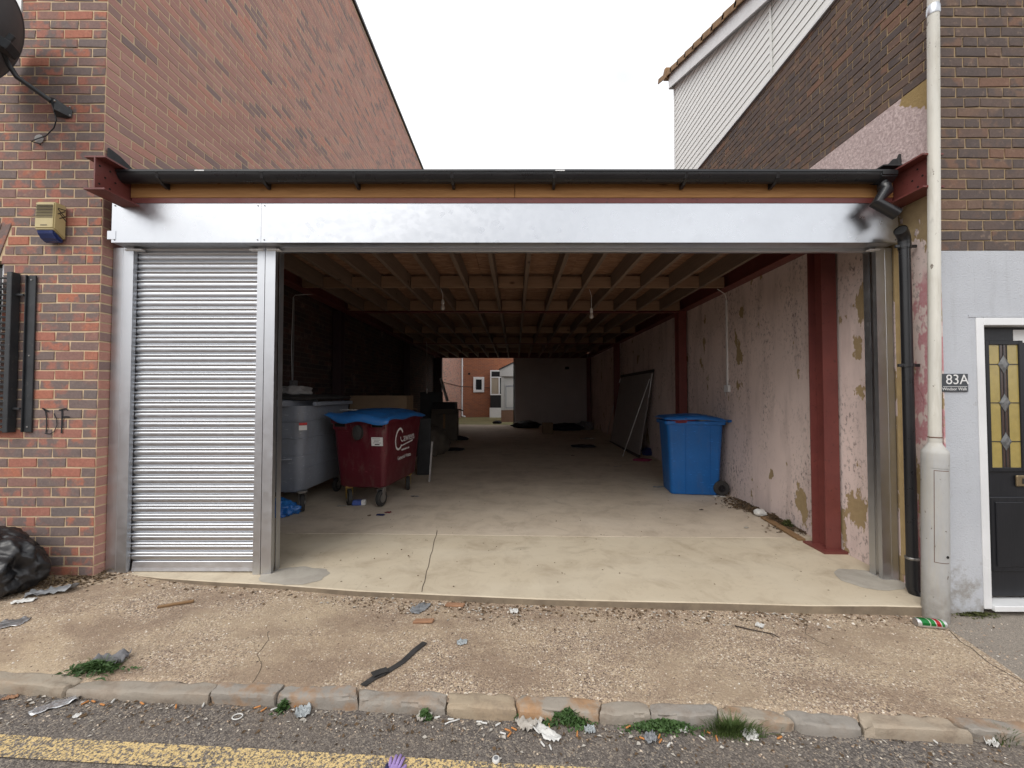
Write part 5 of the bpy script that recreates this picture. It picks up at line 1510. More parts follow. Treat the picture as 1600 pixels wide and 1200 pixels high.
loft([(rrect(0.36, 0.02, .008, 2), 0.70), (rrect(0.36, 0.02, .008, 2), 1.19)]).build('panel', M['bin_grey'], gb, True)
gb.children[-1].location = (-0.16, -D * .487, 0)
MB().box(-0.34, 0.02, -D * .505, -D * .47, 0.60, 0.655).build('panel', M['bin_grey'], gb, True, bevel=0.006)
for x, y, a in ((W * .40, -D * .385, R(30)), (-W * .33, -D * .36, R(0)), (W * .33, D * .36, R(0)), (-W * .33, D * .36, R(0))):
    castor(gb, x, y, a, M['castor_zinc'])
Mg = Matrix.Translation((W * .463, -D * .40, 1.00)) @ Matrix.Rotation(R(45), 4, 'Z')
MB().obox((W * .455, -D * .445, 0.985), (0.085, 0.003, 0.055), Matrix.Rotation(R(42), 3, 'Z')).build('sticker', M['white_paint'], gb, True)
MB().obox((W * .457, -D * .445, 1.03), (0.085, 0.003, 0.03), Matrix.Rotation(R(42), 3, 'Z')).build('sticker', M['red_can'], gb, True)

# blue wheelie bin: side view, wheel end towards the flank wall
bb = thing('wheelie_bin', 'bright blue two-wheeled bin with its lid ajar against the pink wall', 'wheelie bin', (2.565, 5.95, zslab(2.5, 5.95) - 0.002), R(-7))
W, D = 0.78, 0.58
loft([(rrect(W * .82, D * .80, .05), .005), (rrect(W * .85, D * .83, .06), .03), (rrect(W * .90, D * .90, .06), .5), (rrect(W * .97, D * .97, .07), 0.97), (rrect(W * .98, D * .98, .07), 1.0)]).build('body', M['bin_blue'], bb, True, smooth=40)
loft([(rrect(W * .98, D * .98, .07), .985), (rrect(W * 1.06, D * 1.06, .07), .99), (rrect(W * 1.07, D * 1.07, .07), 1.035), (rrect(W * 1.03, D * 1.03, .07), 1.04)]).build('rim', M['bin_blue'], bb, True, smooth=40)
m = MB()
for x in (-0.13, 0.20):
    y0_, y1_ = -D * .418, -D * .480
    m.add([(x - .006, y0_, .04), (x + .006, y0_, .04), (x + .006 * 1.0, y1_, .97), (x - .006, y1_, .97), (x - .003, y0_ - .008, .04), (x + .003, y0_ - .008, .04), (x + .003, y1_ - .008, .97), (x - .003, y1_ - .008, .97)],
          [(0, 1, 5, 4), (1, 2, 6, 5), (2, 3, 7, 6), (3, 0, 4, 7), (4, 5, 6, 7)])
m.build('rib', M['bin_blue'], bb, True)
m = MB()
for j in range(15):
    for i in range(19):
        u, v = i / 18 * 2 - 1, j / 14 * 2 - 1
        z = 1.075 + 0.055 * (max(0, (1 - u * u) * (1 - v * v)) ** .5) - 0.012 * u + 0.008 * math.sin(u * 4 + 1) - (0.016 if max(abs(u), abs(v)) > 0.99 else 0)
        m.v.append((u * W * .55, v * D * .55, z))
m.f = [(j * 19 + i, j * 19 + i + 1, (j + 1) * 19 + i + 1, (j + 1) * 19 + i) for j in range(14) for i in range(18)]
lid = m.build('lid', M['bin_blue'], bb, True, smooth=60)
sm = lid.modifiers.new('thickness', 'SOLIDIFY'); sm.thickness = 0.008
MB().tube([(W * .57, -D * .42, 1.03), (W * .62, -D * .42, 1.04), (W * .62, D * .42, 1.04), (W * .57, D * .42, 1.03)], 0.016, 10).build('handle', M['bin_blue'], bb, True, smooth=45)
for s in (-1, 1):
    w_ = MB().lathe([(0.03, -0.025), (0.095, -0.025), (0.105, -0.015), (0.105, 0.015), (0.095, 0.025), (0.03, 0.025)], 28, Matrix.Translation((W * .44, s * D * .43, 0.107)) @ Matrix.Rotation(R(90), 4, 'X')).build('wheel', M['rubber'], bb, True, smooth=40)
    MB().lathe([(0.012, -0.028), (0.05, -0.028), (0.05, 0.028), (0.012, 0.028)], 18, Matrix.Translation((W * .44, s * D * .43, 0.107)) @ Matrix.Rotation(R(90), 4, 'X')).build('hub', M['black_plastic'], w_, True)

# ------------------------------------------------------------------ crumpled things
def blob(name, loc, size, mat, seed, label, cat, amp=0.35, ridge=True, sub=4, rot=0.0, flat=0.0, group=None, freq=1.6):
    bm = bmesh.new()
    bmesh.ops.create_icosphere(bm, subdivisions=sub, radius=1.0)
    for v in bm.verts:
        p = v.co.copy()
        n = fbm(p.x * freq + seed, p.y * freq, p.z * freq, 3)
        if ridge:
            n = n * 0.6 + 0.5 * (0.5 - abs(mn.noise(Vector((p.x * 2.7 * freq / 1.6 + seed * 3, p.y * 2.7, p.z * 2.7))))) + 0.16 * (0.5 - abs(mn.noise(Vector((p.x * 7 + seed, p.y * 7, p.z * 5))))) + (0.13 * (0.5 - abs(mn.noise(Vector((p.x * 6 + seed, p.y * 9, p.z * 19))))) if sub > 5 else 0)
        v.co = p * (1 + amp * n)
        v.co.z = max(v.co.z, -0.6 + 0.0)
        v.co = Vector((v.co.x * size[0], v.co.y * size[1], (v.co.z + 0.6) * size[2] / 1.6))
    me = bpy.data.meshes.new(name)
    bm.to_mesh(me); bm.free()
    for p in me.polygons: p.use_smooth = True
    me.materials.append(mat)
    o = link_mesh(name, me, None, False, loc, (0, 0, rot))
    return tag(o, label, cat, group)
def sheet(name, loc, w, l, mat, seed, label, cat, amp=0.02, rot=0.0, n=14, group=None, freq=5.0, round_=True, tilt=(0, 0)):
    m = MB()
    for j in range(n + 1):
        for i in range(n + 1):
            u, v = i / n - 0.5, j / n - 0.5
            e = 1 + 0.14 * fbm(u * 1.8 + seed, v * 1.8, seed, 2) if max(abs(u), abs(v)) > 0.45 else 1
            x, y = u * w * e + 0.05 * w * mn.noise(Vector((v * 3, seed, 0))), v * l * e + 0.12 * l * mn.noise(Vector((u * 3, seed, 4)))
            if round_:
                rr_ = max(abs(u), abs(v)) * 2
                k = rr_ / max(1e-6, math.hypot(u, v) * 2) if rr_ > 0 else 1
                x, y = x * (0.55 + 0.45 * k), y * (0.55 + 0.45 * k)
            f1 = abs(mn.noise(Vector((x * freq / max(w, l) * 1.3 + seed, y * freq / max(w, l) * 1.3, seed * 2.0))))
            z = amp * (0.1 + 1.5 * f1 + 0.18 * fbm(u * 6 + seed, v * 6, 1.0, 2))
            m.v.append((x, y, max(0.001, z) + tilt[0] * u + tilt[1] * v))
    m.f = [(j * (n + 1) + i, j * (n + 1) + i + 1, (j + 1) * (n + 1) + i + 1, (j + 1) * (n + 1) + i) for j in range(n) for i in range(n)]
    o = m.build(name, mat, smooth='all')
    md = o.modifiers.new('thickness', 'SOLIDIFY'); md.thickness = 0.0015
    o.location = loc; o.rotation_euler = (0, 0, rot)
    return tag(o, label, cat, group)
def gp_(px, py, zf=zpave, dz=0.0):
    p = ground(px, py, zf)
    return (p.x, p.y, p.z + dz)
def on_pave(px, py): 
    p = ground(px, py, zpave); return (p.x, p.y, pz(p.x, p.y) + 0.001)
def on_road(px, py):
    p = ground(px, py, zroad); return (p.x, p.y, p.z + 0.003)
def on_slab(px, py):
    p = ground(px, py, zslab); return (p.x, p.y, p.z)

c = on_pave(8, 930)
blob('bin_bag', (c[0] - 0.27, c[1] + 0.05, c[2] - 0.012), (0.37, 0.21, 0.43), M['bag_black'], 4.2, 'bulging black rubbish bag slumped at the foot of the brick wall', 'rubbish bag', 0.30, sub=6, freq=1.5)
c = on_slab(446, 806)
blob('plastic_bag', (c[0] - 0.12, c[1] + 0.04, c[2]), (0.22, 0.14, 0.17), M['bag_blue'], 9.1, 'crumpled blue plastic bag on the floor under the grey bin', 'plastic bag', 0.45, sub=5, freq=2.2)
c = at(456, 611, 5.2)
blob('rag', (c.x, 5.25, zslab(-2.8, 5.4) + 1.352), (0.20, 0.17, 0.13), M['cloth_white'], 2.2, 'dirty white rag heaped on the lid of the grey bin', 'rag', 0.5, sub=4)
sheet('paper', (-2.08, 5.05, zslab(-2, 5) + 1.185), 0.2, 0.14, M['paper'], 3.0, 'scrap of white paper lying on the buckled blue bin lid', 'paper', 0.012)
blob('rag', (2.40, 5.78, zslab(2.4, 5.8) + 1.005), (0.22, 0.12, 0.085), M['cloth_red'], 6.4, 'dull red cloth bulging from under the blue bin lid', 'cloth', 0.3, sub=4)
blob('rag', (2.76, 5.70, zslab(2.4, 5.8) + 1.015), (0.20, 0.06, 0.06), M['cloth_grey'], 7.7, 'grey rag hanging out of the blue bin beside the handle', 'cloth', 0.4, sub=4)

# pendant lamps: three bare bulbs
def pendant(px, y, pyt, pyb, label):
    a, b = at(px, pyt, y), at(px, pyb, y)
    t = thing('pendant_lamp', label, 'lamp', (a.x, y, ZJ), group='bare bulbs hanging from the joists')
    MB().tube([(a.x - 0.03, y, ZJ + 0.01), (a.x - 0.015, y, ZJ - 0.03), (a.x, y, ZJ - 0.08), (a.x, y, b.z + 0.14)], 0.0035, 6).build('flex', M['white_upvc'], t, smooth='all')
    MB().lathe([(0.012, b.z + 0.15), (0.019, b.z + 0.13), (0.021, b.z + 0.09), (0.016, b.z + 0.085)], 14, Matrix.Translation((a.x, y, 0))).build('lamp_holder', M['white_upvc'], t, smooth=40)
    MB().lathe([(0.013, b.z + 0.09), (0.018, b.z + 0.07), (0.029, b.z + 0.04), (0.029, b.z + 0.022), (0.018, b.z + 0.004), (0.004, b.z)], 16, Matrix.Translation((a.x, y, 0))).build('bulb', M['bulb'], t, smooth='all')
pendant(692, 5.55, 450, 485, 'bare bulb hanging above the maroon bin side of the garage')
pendant(924, 5.6, 463, 498, 'bare bulb hanging above the blue bin side of the garage')
pendant(667, 11.2, 560, 615, 'small bare bulb on a long flex deep inside the garage')

# surface conduits and socket
cd = thing('conduit', 'white surface conduit and cable on the dark brick wall', 'conduit', (-3.21, 5.83, 1.5))
zt_, zb_ = 2.80, 1.60
MB().box(-3.225, -3.21, 5.82, 5.84, zb_, zt_).build('trunking', M['cloth_grey'], cd)
MB().tube([(-3.205, 5.79, zb_), (-3.2, 5.75, 2.1), (-3.205, 5.79, zt_), (-3.2, 5.83, zt_ + 0.04), (-2.95, 5.85, zt_ + 0.06)], 0.004, 6).build('cable', M['white_upvc'], cd, smooth='all')
MB().box(-3.228, -3.18, 5.76, 5.90, zb_ - 0.1, zb_ - 0.001).build('box', M['cloth_grey'], cd, bevel=0.004)
ce = thing('conduit', 'white cable drop to a wall socket on the pink wall above the blue bin', 'conduit', (3.02, 5.73, 1.4))
MB().box(3.008, 3.0265, 5.72, 5.74, 1.53, 2.74).build('trunking', M['white_upvc'], ce)
MB().tube([(2.80, 5.55, ZJ), (2.93, 5.6, 2.80), (3.0, 5.7, 2.76), (3.015, 5.73, 2.73)], 0.005, 6).build('cable', M['white_upvc'], ce, smooth='all')
MB().box(2.99, 3.0265, 5.66, 5.78, 1.43, 1.53).build('socket', M['white_upvc'], ce, bevel=0.005)
MB().tube([(3.0, 5.75, 1.44), (3.005, 5.76, 1.40), (3.01, 5.755, 1.37)], 0.004, 6).build('cable', M['white_upvc'], ce, smooth='all')

# leaning board and poles on the pink wall
tb = thing('leaning_board', 'big dark framed board leaning on the pink wall beyond the blue bin', 'board', (2.85, 10, 0.1))
zt_ = at(1020, 577, 8.7).z
def lean(y0, y1, zt, th, inset=0.0):
    m = MB()
    z0 = zslab(2.8, 9) + 0.002
    x0_, x1_ = 2.66, 2.99
    f = lambda s: (x0_ + (x1_ - x0_) * s, z0 + (zt - z0) * s)
    a, b = f(inset), f(1 - inset)
    m.v = [(a[0], y0, a[1]), (a[0], y1, a[1]), (b[0], y1, b[1]), (b[0], y0, b[1]), (a[0] + th, y0, a[1]), (a[0] + th, y1, a[1]), (b[0] + th, y1, b[1]), (b[0] + th, y0, b[1])]
    m.f = [(0, 1, 2, 3), (7, 6, 5, 4), (0, 4, 5, 1), (1, 5, 6, 2), (2, 6, 7, 3), (3, 7, 4, 0)]
    return m
lean(8.75, 11.35, zt_, 0.02).build('panel', M['drab_sheet'], tb)
for a, b, i0, i1 in ((8.72, 11.38, 0.965, 1.0), (8.72, 11.38, 0.0, 0.03)):
    m = MB(); z0 = zslab(2.8, 9) + 0.002
    f = lambda s: Vector((2.645 + 0.33 * s, 0, z0 + (zt_ - z0) * s))
    p0, p1 = f(i0), f(i1)
    m.v = [(p0.x, a, p0.z), (p0.x, b, p0.z), (p1.x, b, p1.z), (p1.x, a, p1.z), (p0.x + .04, a, p0.z), (p0.x + .04, b, p0.z), (p1.x + .04, b, p1.z), (p1.x + .04, a, p1.z)]
    m.f = [(0, 1, 2, 3), (7, 6, 5, 4), (0, 4, 5, 1), (1, 5, 6, 2), (2, 6, 7, 3), (3, 7, 4, 0)]
    m.build('frame_rail', M['black_board'], tb)
for (bpx, bpy_, tpx, tpy, ty, lab) in ((1000, 711, 1019, 584, 8.62, 'thin white pole standing steepest of the leaning poles'), (973, 713, 1015, 592, 8.66, 'thin white pole slanting across the front of the dark board'), (948, 679, 969, 592, 11.42, 'thin white pole leaning at the far end of the dark board')):
    b = on_slab(bpx, bpy_); t = at(tpx, tpy, ty); 
    tag(MB().tube([b, (min(t.x, 2.985), t.y, t.z)], 0.0095, 8).build('pole', M['white_upvc'], smooth='all'), lab, 'pole', 'white poles leaning on the pink wall')

# junk in the garage
def carton(name, c, size, rz, mat, label, cat='cardboard box', flap=True):
    t = thing(name, label, cat, c, rz)
    hx, hy, hz = size[0] / 2, size[1] / 2, size[2]
    MB().box(-hx, hx, -hy, hy, 0, hz).build('body', mat, t, True, bevel=0.006)
    if flap:
        MB().obox((0, -hy - 0.06, hz - 0.05), (hx * 1.9, 0.005, 0.16), Matrix.Rotation(R(-35), 3, 'X')).obox((hx + 0.07, 0, hz - 0.02), (0.005, hy * 1.9, 0.18), Matrix.Rotation(R(-75), 3, 'Y')).build('flap', mat, t, True)
        MB().box(-0.03, 0.03, -hy - 0.0015, hy, hz * 0.4, hz + 0.0015).build('tape', M['plank'], t, True)
    return t
def fl(px, y): return ((px - CX) / F_PX * y, y)
x, y = fl(693, 11.2)
carton('cardboard_box', (x, y + .3, zslab(x, y)), (0.72, 0.6, 0.86), R(4), M['card_dark'], 'large drab cardboard box standing beyond the maroon bin')
carton('toolbox', (x - 0.0, y + .3, zslab(x, y) + 0.865), (0.62, 0.4, 0.20), R(-4), M['black_board'], 'black case lying on the large drab cardboard box', 'case', False)
MB_ = MB().obox((-2.13, 11.55, 1.63), (0.05, 0.16, 0.72), Matrix.Rotation(R(-17), 3, 'Y'))
MB_ = MB().obox((0, 0, 0.34), (0.06, 0.16, 0.70), Matrix.Rotation(R(-17), 3, 'Y'))
o = MB_.build('plank', M['cloth_white'], bevel=0.004); o.location = (-2.07, 11.75, zslab(-2, 11.6) + 1.07); tag(o, 'pale plank propped upright on the black case', 'plank')
o = MB().box(-0.32, 0.32, -0.02, 0.02, 0, 1.35).build('board', M['black_board'], bevel=0.004); o.location = (-2.38, 11.5, zslab(-2.4, 11.5)); o.rotation_euler = (R(-6), 0, R(14)); tag(o, 'tall black board standing behind the large cardboard box', 'board')
x, y = fl(663, 6.85)
o = MB().box(-0.11, 0.11, -0.02, 0.02, 0, 0.95).build('board', M['black_board'], bevel=0.004); o.location = (x, y, zslab(x, y)); o.rotation_euler = (R(-4), 0, R(8)); tag(o, 'narrow black board standing just behind the maroon bin', 'board')
o = MB().box(-0.012, 0.012, -0.02, 0.02, 0, 0.62).build('batten', M['cloth_white'], bevel=0.002); o.location = (-1.335, 6.32, zslab(x, y)); o.rotation_euler = (R(-3), R(3), 0); tag(o, 'thin pale batten upright at the back corner of the maroon bin', 'batten')
carton('cardboard_box', (-2.30, 7.0, zslab(-2.2, 7.0)), (0.95, 0.5, 1.33), R(2), M['card'], 'brown cardboard carton rising behind the maroon bin', flap=False)
sheet('board', (-1.78, 6.42, zslab(-1.8, 6.4) + 1.13), 0.42, 0.24, M['plank'], 8.0, 'orange brown board offcut behind the blue lid', 'board', 0.006, R(5), round_=False)
x, y = fl(680, 8.6)
blob('cardboard_heap', (x - .25, y + .5, zslab(x, y)), (0.42, 0.5, 0.62), M['card_dark'], 12.0, 'collapsed brown cardboard heaped against the large box', 'cardboard', 0.35, sub=4, freq=2.5)
for i, (px, py, sx_, sy_, sz_, mt, lab) in enumerate((
        (716, 687, .26, .14, .10, 'cloth_dark', 'dark bundle of cloth beside the large cardboard box'),
        (706, 703, .26, .17, .05, 'cloth_dark', 'flattened dark cloth on the floor behind the maroon bin'),
        (777, 662, .16, .15, .12, 'cloth_dark', 'small dark bundle in front of the lean-to plinth'),
        (822, 668, .45, .26, .24, 'bag_black', 'long black heap at the open end of the rear wall'),
        (884, 672, .52, .26, .24, 'cloth_dark', 'dark heap of clothes along the rear wall corner'),
        (914, 671, .30, .2, .28, 'cloth_grey', 'grey rag on the heap in the far corner of the garage'),
        (911, 698, .28, .2, .05, 'cloth_dark', 'dark flattened cloth on the floor near the far corner'),
        (1013, 711, .13, .11, .16, 'cloth_navy', 'navy cloth bundle at the foot of the white poles'),
        (1003, 720, .17, .09, .05, 'cloth_pink', 'pink cloth lying in front of the navy bundle'))):
    c = on_slab(px, py)
    blob('clothes_heap' if 'heap' in lab else 'cloth', c, (sx_, sy_, sz_), M[mt], 3.3 * i + 1, lab, 'cloth' if mt != 'bag_black' else 'rubbish bag', 0.45, sub=4, freq=2.0)
c = on_slab(856, 678)
carton('cardboard_box', (c[0], c[1] + 0.12, c[2]), (0.34, 0.2, 0.36), R(3), M['card'], 'small pale cardboard box standing before the rear wall', flap=False)
sheet('paper', on_slab(918, 686), 0.42, 0.3, M['paper_dirty'], 5.0, 'grubby pale sheet tented on the floor in the far corner', 'paper', 0.05, R(20))
for i, (px, py, w_, l_, mt, lab, cat) in enumerate((
        (595, 805, .10, .06, 'cloth_navy', 'scrap of blue and dark litter on the garage floor', 'litter'),
        (606, 801, .08, .05, 'cloth_red', 'scrap of dark red wrapper on the garage floor', 'wrapper'),
        (648, 776, .12, .03, 'film', 'flat grey wrapper on the floor right of the maroon bin', 'wrapper'),
        (604, 776, .08, .04, 'paper_dirty', 'small pale scrap under the maroon bin', 'paper'),
        (534, 791, .13, .05, 'paper_dirty', 'crumpled tan paper under the near castor of the maroon bin', 'paper'),
        (577, 806, .04, .02, 'leaf_dry', 'tiny brown scrap on the bare garage floor', 'litter'),
        (1030, 761, .20, .07, 'film', 'grey plastic packing strip left of the blue bin', 'packing strip'),
        (1124, 776, .17, .05, 'paper', 'flat white carton on the floor near the blue bin wheel', 'carton'),
        (1116, 768, .14, .05, 'clear_plastic', 'clear crushed bottle beside the blue bin wheel', 'bottle'),
        (1096, 797, .05, .02, 'twig_dark', 'small dark scrap on the floor in front of the blue bin', 'litter'),
        (1166, 825, .05, .03, 'paper_dirty', 'small pale paper scrap near the apron joint', 'paper'),
        (895, 712, .09, .04, 'leaf_dry', 'brown scrap in the middle of the garage floor', 'litter'),
        (965, 729, .20, .05, 'paper_dirty', 'long pale strip on the floor by the white poles', 'paper'))):
    sheet('litter_scrap' if cat == 'litter' else cat.replace(' ', '_'), on_slab(px, py), w_, l_, M[mt], 1.7 * i + 0.4, lab, cat, 0.014, R(-8 + 23 * i % 40), n=8)
c = on_slab(561, 789)
o = MB().box(-0.08, 0.08, -0.03, 0.03, 0, 0.062).build('carton', M['carton_blue'], bevel=0.006); o.location = c; o.rotation_euler = (0, 0, R(8))
tag(o, 'blue and white carton lying between the maroon bin castors', 'carton'); 
MB().box(0.03, 0.0815, -0.0315, 0.0315, -0.0005, 0.0635).build('end', M['paper'], o, True, bevel=0.004)
def can(name, loc, r, L, rz, mats, label, rzz=0.0):
    t = thing(name, label, 'can', (loc[0], loc[1], loc[2] + r), 0, rot=(0, 0, rz))
    Mx = Matrix.Rotation(R(90), 4, 'Y')
    MB().lathe([(r * .82, -L / 2 + .003), (r * .86, -L / 2), (r, -L / 2 + .016), (r, L / 2 - .02), (r * .86, L / 2 - .002), (r * .84, L / 2)], 28, Mx).build('body', mats[0], t, True, smooth=40)
    MB().lathe([(r * .80, -L / 2 - .0005), (r * .80, -L / 2 + .002)], 20, Mx).build('end', M['silver_foil'], t, True)
    MB().lathe([(r * .82, L / 2 - 0.001), (r * .82, L / 2 + .001)], 20, Mx).build('end', M['silver_foil'], t, True)
    return t
def can_mat():
    t = NT('green_lager_can_print')
    s = t.xyz()
    n = t.noise(14, 3, 0.5)
    w1 = t.math('ADD', s[0], t.math('MULTIPLY', s[1], 0.5))
    w2 = t.math('ADD', w1, t.math('MULTIPLY', t.math('SUBTRACT', n, 0.5), 0.02))
    col = t.ramp(t.rng(w2, -0.09, 0.09), [(0.0, (0.6, 0.6, 0.6)), (0.07, (0.012, 0.17, 0.035)), (0.33, (0.55, 0.6, 0.5)), (0.36, (0.02, 0.20, 0.04)), (0.52, (0.62, 0.62, 0.6)), (0.55, (0.42, 0.02, 0.025)), (0.68, (0.65, 0.65, 0.62)), (0.71, (0.05, 0.24, 0.06)), (0.8, (0.6, 0.61, 0.61))], 'CONSTANT')
    col = t.mix(t.ramp(t.math('SUBTRACT', t.math('MULTIPLY', s[2], -20), s[1]), [(0.1, 0.0), (0.2, 1.0)]), col, (0.6, 0.61, 0.61))
    return t.out(col, 0.28, 0.55)
M['can_green'] = can_mat()
c = on_pave(1453, 980)
can('drink_can', (c[0], c[1], c[2] - 0.002), 0.029, 0.165, R(-10), (M['can_green'],), 'green, red and silver drinks can lying at the lamp post foot')
c = on_slab(1100, 768)
can('drink_can', c, 0.028, 0.115, R(3), (M['red_can'],), 'small red drinks can lying in front of the blue bin')

# timber and debris along the pink wall
b0 = (2.885, 4.72, zslab(2.88, 4.7)); b1 = (2.83, 4.02, zslab(2.83, 4.0) + 0.002)
o = MB().ribbon([b0, b1], 0.075, (0, 0, 1), 0.022).build('timber_batten', M['plank'], bevel=0.003)
tag(o, 'brown timber batten lying along the pink wall near the column', 'batten')
c = (2.89, 4.80, zslab(2.9, 4.8))
blob('paper', (c[0], c[1], c[2] + 0.01), (0.065, 0.05, 0.07), M['paper'], 21.0, 'crumpled white paper ball among dry leaves by the pink wall', 'paper', 0.4, sub=3)
def scatter_mesh(name, mat, n, place, size, label, cat, seed, flat=0.25, curl=True):
    r = random.Random(seed)
    m = MB()
    for _ in range(n):
        x, y, z = place(r)
        s = size * r.uniform(0.5, 1.4)
        a = r.uniform(0, math.tau)
        R3 = Matrix.Rotation(a, 3, 'Z') @ Matrix.Rotation(r.uniform(-0.9, 0.9) * (1 if curl else 0.3), 3, 'X')
        asp = r.uniform(0.3, 0.8)
        vs = [Vector((-s, 0, 0)), Vector((0, -s * asp, s * 0.2)), Vector((s, 0, 0)), Vector((0, s * asp, s * 0.25)), Vector((0, 0, -s * 0.12))]
        m.add([Vector((x, y, z + s * 0.35)) + R3 @ v for v in vs], [(0, 1, 4), (1, 2, 4), (2, 3, 4), (3, 0, 4)])
    return tag(m.build(name, mat), label, cat, kind='stuff')
def along(pxy, spread, zf, pw=1.0):
    pts = [Vector(ground(px, py, zf)) for px, py in pxy]
    def f(r):
        t = r.random() * (len(pts) - 1)
        i = min(int(t), len(pts) - 2)
        p = pts[i].lerp(pts[i + 1], t - i)
        x, y = p.x + r.gauss(0, spread[0]), p.y + r.gauss(0, spread[1])
        x = min(x, 3.01)
        return x, y, zf(x, y)
    return f
def wall_foot(r):
    y = r.triangular(4.15, 5.65, 4.75)
    x = 3.02 - abs(r.gauss(0, 0.10 + 0.05 * math.sin(y * 5.0)))
    return x, y, zslab(x, y) + 0.02 * max(0, (x - 2.85) / 0.17) * r.random()
scatter_mesh('leaf_litter', M['leaf_dry'], 1500, wall_foot, 0.017, 'dry brown leaves and dirt along the foot of the pink wall', 'leaves', 3)
scatter_mesh('leaf_litter', M['twig_dark'], 700, wall_foot, 0.012, 'dark crumbs of dirt along the foot of the pink wall', 'leaves', 4)
# grit, butts and crumbs as they lie on pavement and road
def stones(name, n, place, smin, smax, mat, label, seed):
    r = random.Random(seed)
    V, F, C = [], [], []
    for _ in range(n):
        x, y, z = place(r)
        s = smin + (smax - smin) * r.random() ** 2.5
        b = len(V)
        a = r.uniform(0, 6.28)
        ca, sa = math.cos(a), math.sin(a)
        sx_, sy_, sz_ = s * r.uniform(.7, 1.3), s * r.uniform(.6, 1), s * r.uniform(.4, .8)
        for (p, q, w_) in ((1, 0, 0), (0, 1, 0.1), (-1, 0.1, 0), (0.1, -1, 0), (0.2, 0.1, 1), (-.5, -.4, .8)):
            V.append((x + sx_ * p * ca - sy_ * q * sa, y + sx_ * p * sa + sy_ * q * ca, z - 0.15 * s + sz_ * w_))
        F += [(b, b + 1, b + 4), (b + 1, b + 2, b + 4), (b + 2, b + 5, b + 4), (b + 2, b + 3, b + 5), (b + 3, b, b + 4), (b + 3, b + 4, b + 5)]
        C += [r.random()] * 6
    me = bpy.data.meshes.new(name)
    me.from_pydata(V, [], F)
    me.attributes.new('rnd', 'FLOAT', 'POINT').data.foreach_set('value', C)
    me.materials.append(mat)
    return tag(link_mesh(name, me), label, 'gravel', kind='stuff')
tg = NT('mixed_gravel')
M['gravel'] = tg.out(tg.ramp(tg.attr('rnd'), [(0.0, (0.07, 0.055, 0.045)), (0.25, (0.24, 0.17, 0.12)), (0.6, (0.42, 0.31, 0.22)), (0.85, (0.55, 0.46, 0.36)), (1.0, (0.75, 0.71, 0.64))]), 0.85)
def pave_any(r):
    x = r.uniform(-3.6, 3.8)
    y = r.uniform(ykerb(x) - 0.02, 2.85 - 0.03 * x)
    return x, y, pz(x, y)
def pave_slabedge(r):
    x = r.uniform(-3.2, 2.9)
    xs_ = [p[0] for p in ep]; i = min(range(len(ep)), key=lambda k: abs(xs_[k] - x))
    y = ep[i][1] - abs(r.gauss(0, 0.07)) - 0.01
    return x, y, pz(x, y)
def pave_slabedge2(r):
    x, y, z = pave_slabedge(r)
    if r.random() < 0.65:
        x = r.choice((r.gauss(-0.45, 0.35), r.gauss(0.45, 0.45), r.gauss(1.5, 0.5)))
        i = min(range(len(ep)), key=lambda k: abs(ep[k][0] - x))
        y = ep[i][1] - abs(r.gauss(0, 0.10)) - 0.01
    return x, y, pz(x, y)
def slab_any(r):
    x, y = r.uniform(-1.9, 2.8), r.triangular(2.85, 7.0, 3.2)
    return x, y, zslab(x, y)
def road_edge(r):
    x = r.uniform(-2.9, 3.0)
    y = ykerb(x) - 0.125 - abs(r.gauss(0, 0.10))
    return x, y, zroad(x, y) + 0.002
stones('gravel', 6000, pave_any, 0.002, 0.0085, M['gravel'], 'loose pale gravel over the aggregate pavement', 1)
stones('gravel', 3200, pave_slabedge, 0.002, 0.012, M['gravel'], 'loose stones along the edge of the concrete apron', 2)
stones('gravel', 1100, road_edge, 0.002, 0.008, M['gravel'], 'loose grit in the road gutter below the kerb', 3)
scatter_mesh('debris', M['leaf_dry'], 560, pave_slabedge2, 0.011, 'brown leaf crumbs along the edge of the concrete apron', 'debris', 7)
scatter_mesh('debris', M['leaf_dry'], 420, road_edge, 0.009, 'brown leaf crumbs in the road gutter', 'debris', 8)
scatter_mesh('debris', M['paper_dirty'], 150, road_edge, 0.010, 'tiny torn paper scraps in the road gutter', 'debris', 9, curl=False)
scatter_mesh('debris', M['paper_dirty'], 170, pave_slabedge2, 0.011, 'tiny torn paper scraps along the apron edge', 'debris', 10, curl=False)

stones('gravel', 420, slab_any, 0.0015, 0.006, M['gravel'], 'stray grit trodden onto the concrete floor', 4)
scatter_mesh('debris', M['leaf_dry'], 160, slab_any, 0.007, 'stray brown crumbs on the concrete floor', 'debris', 12)
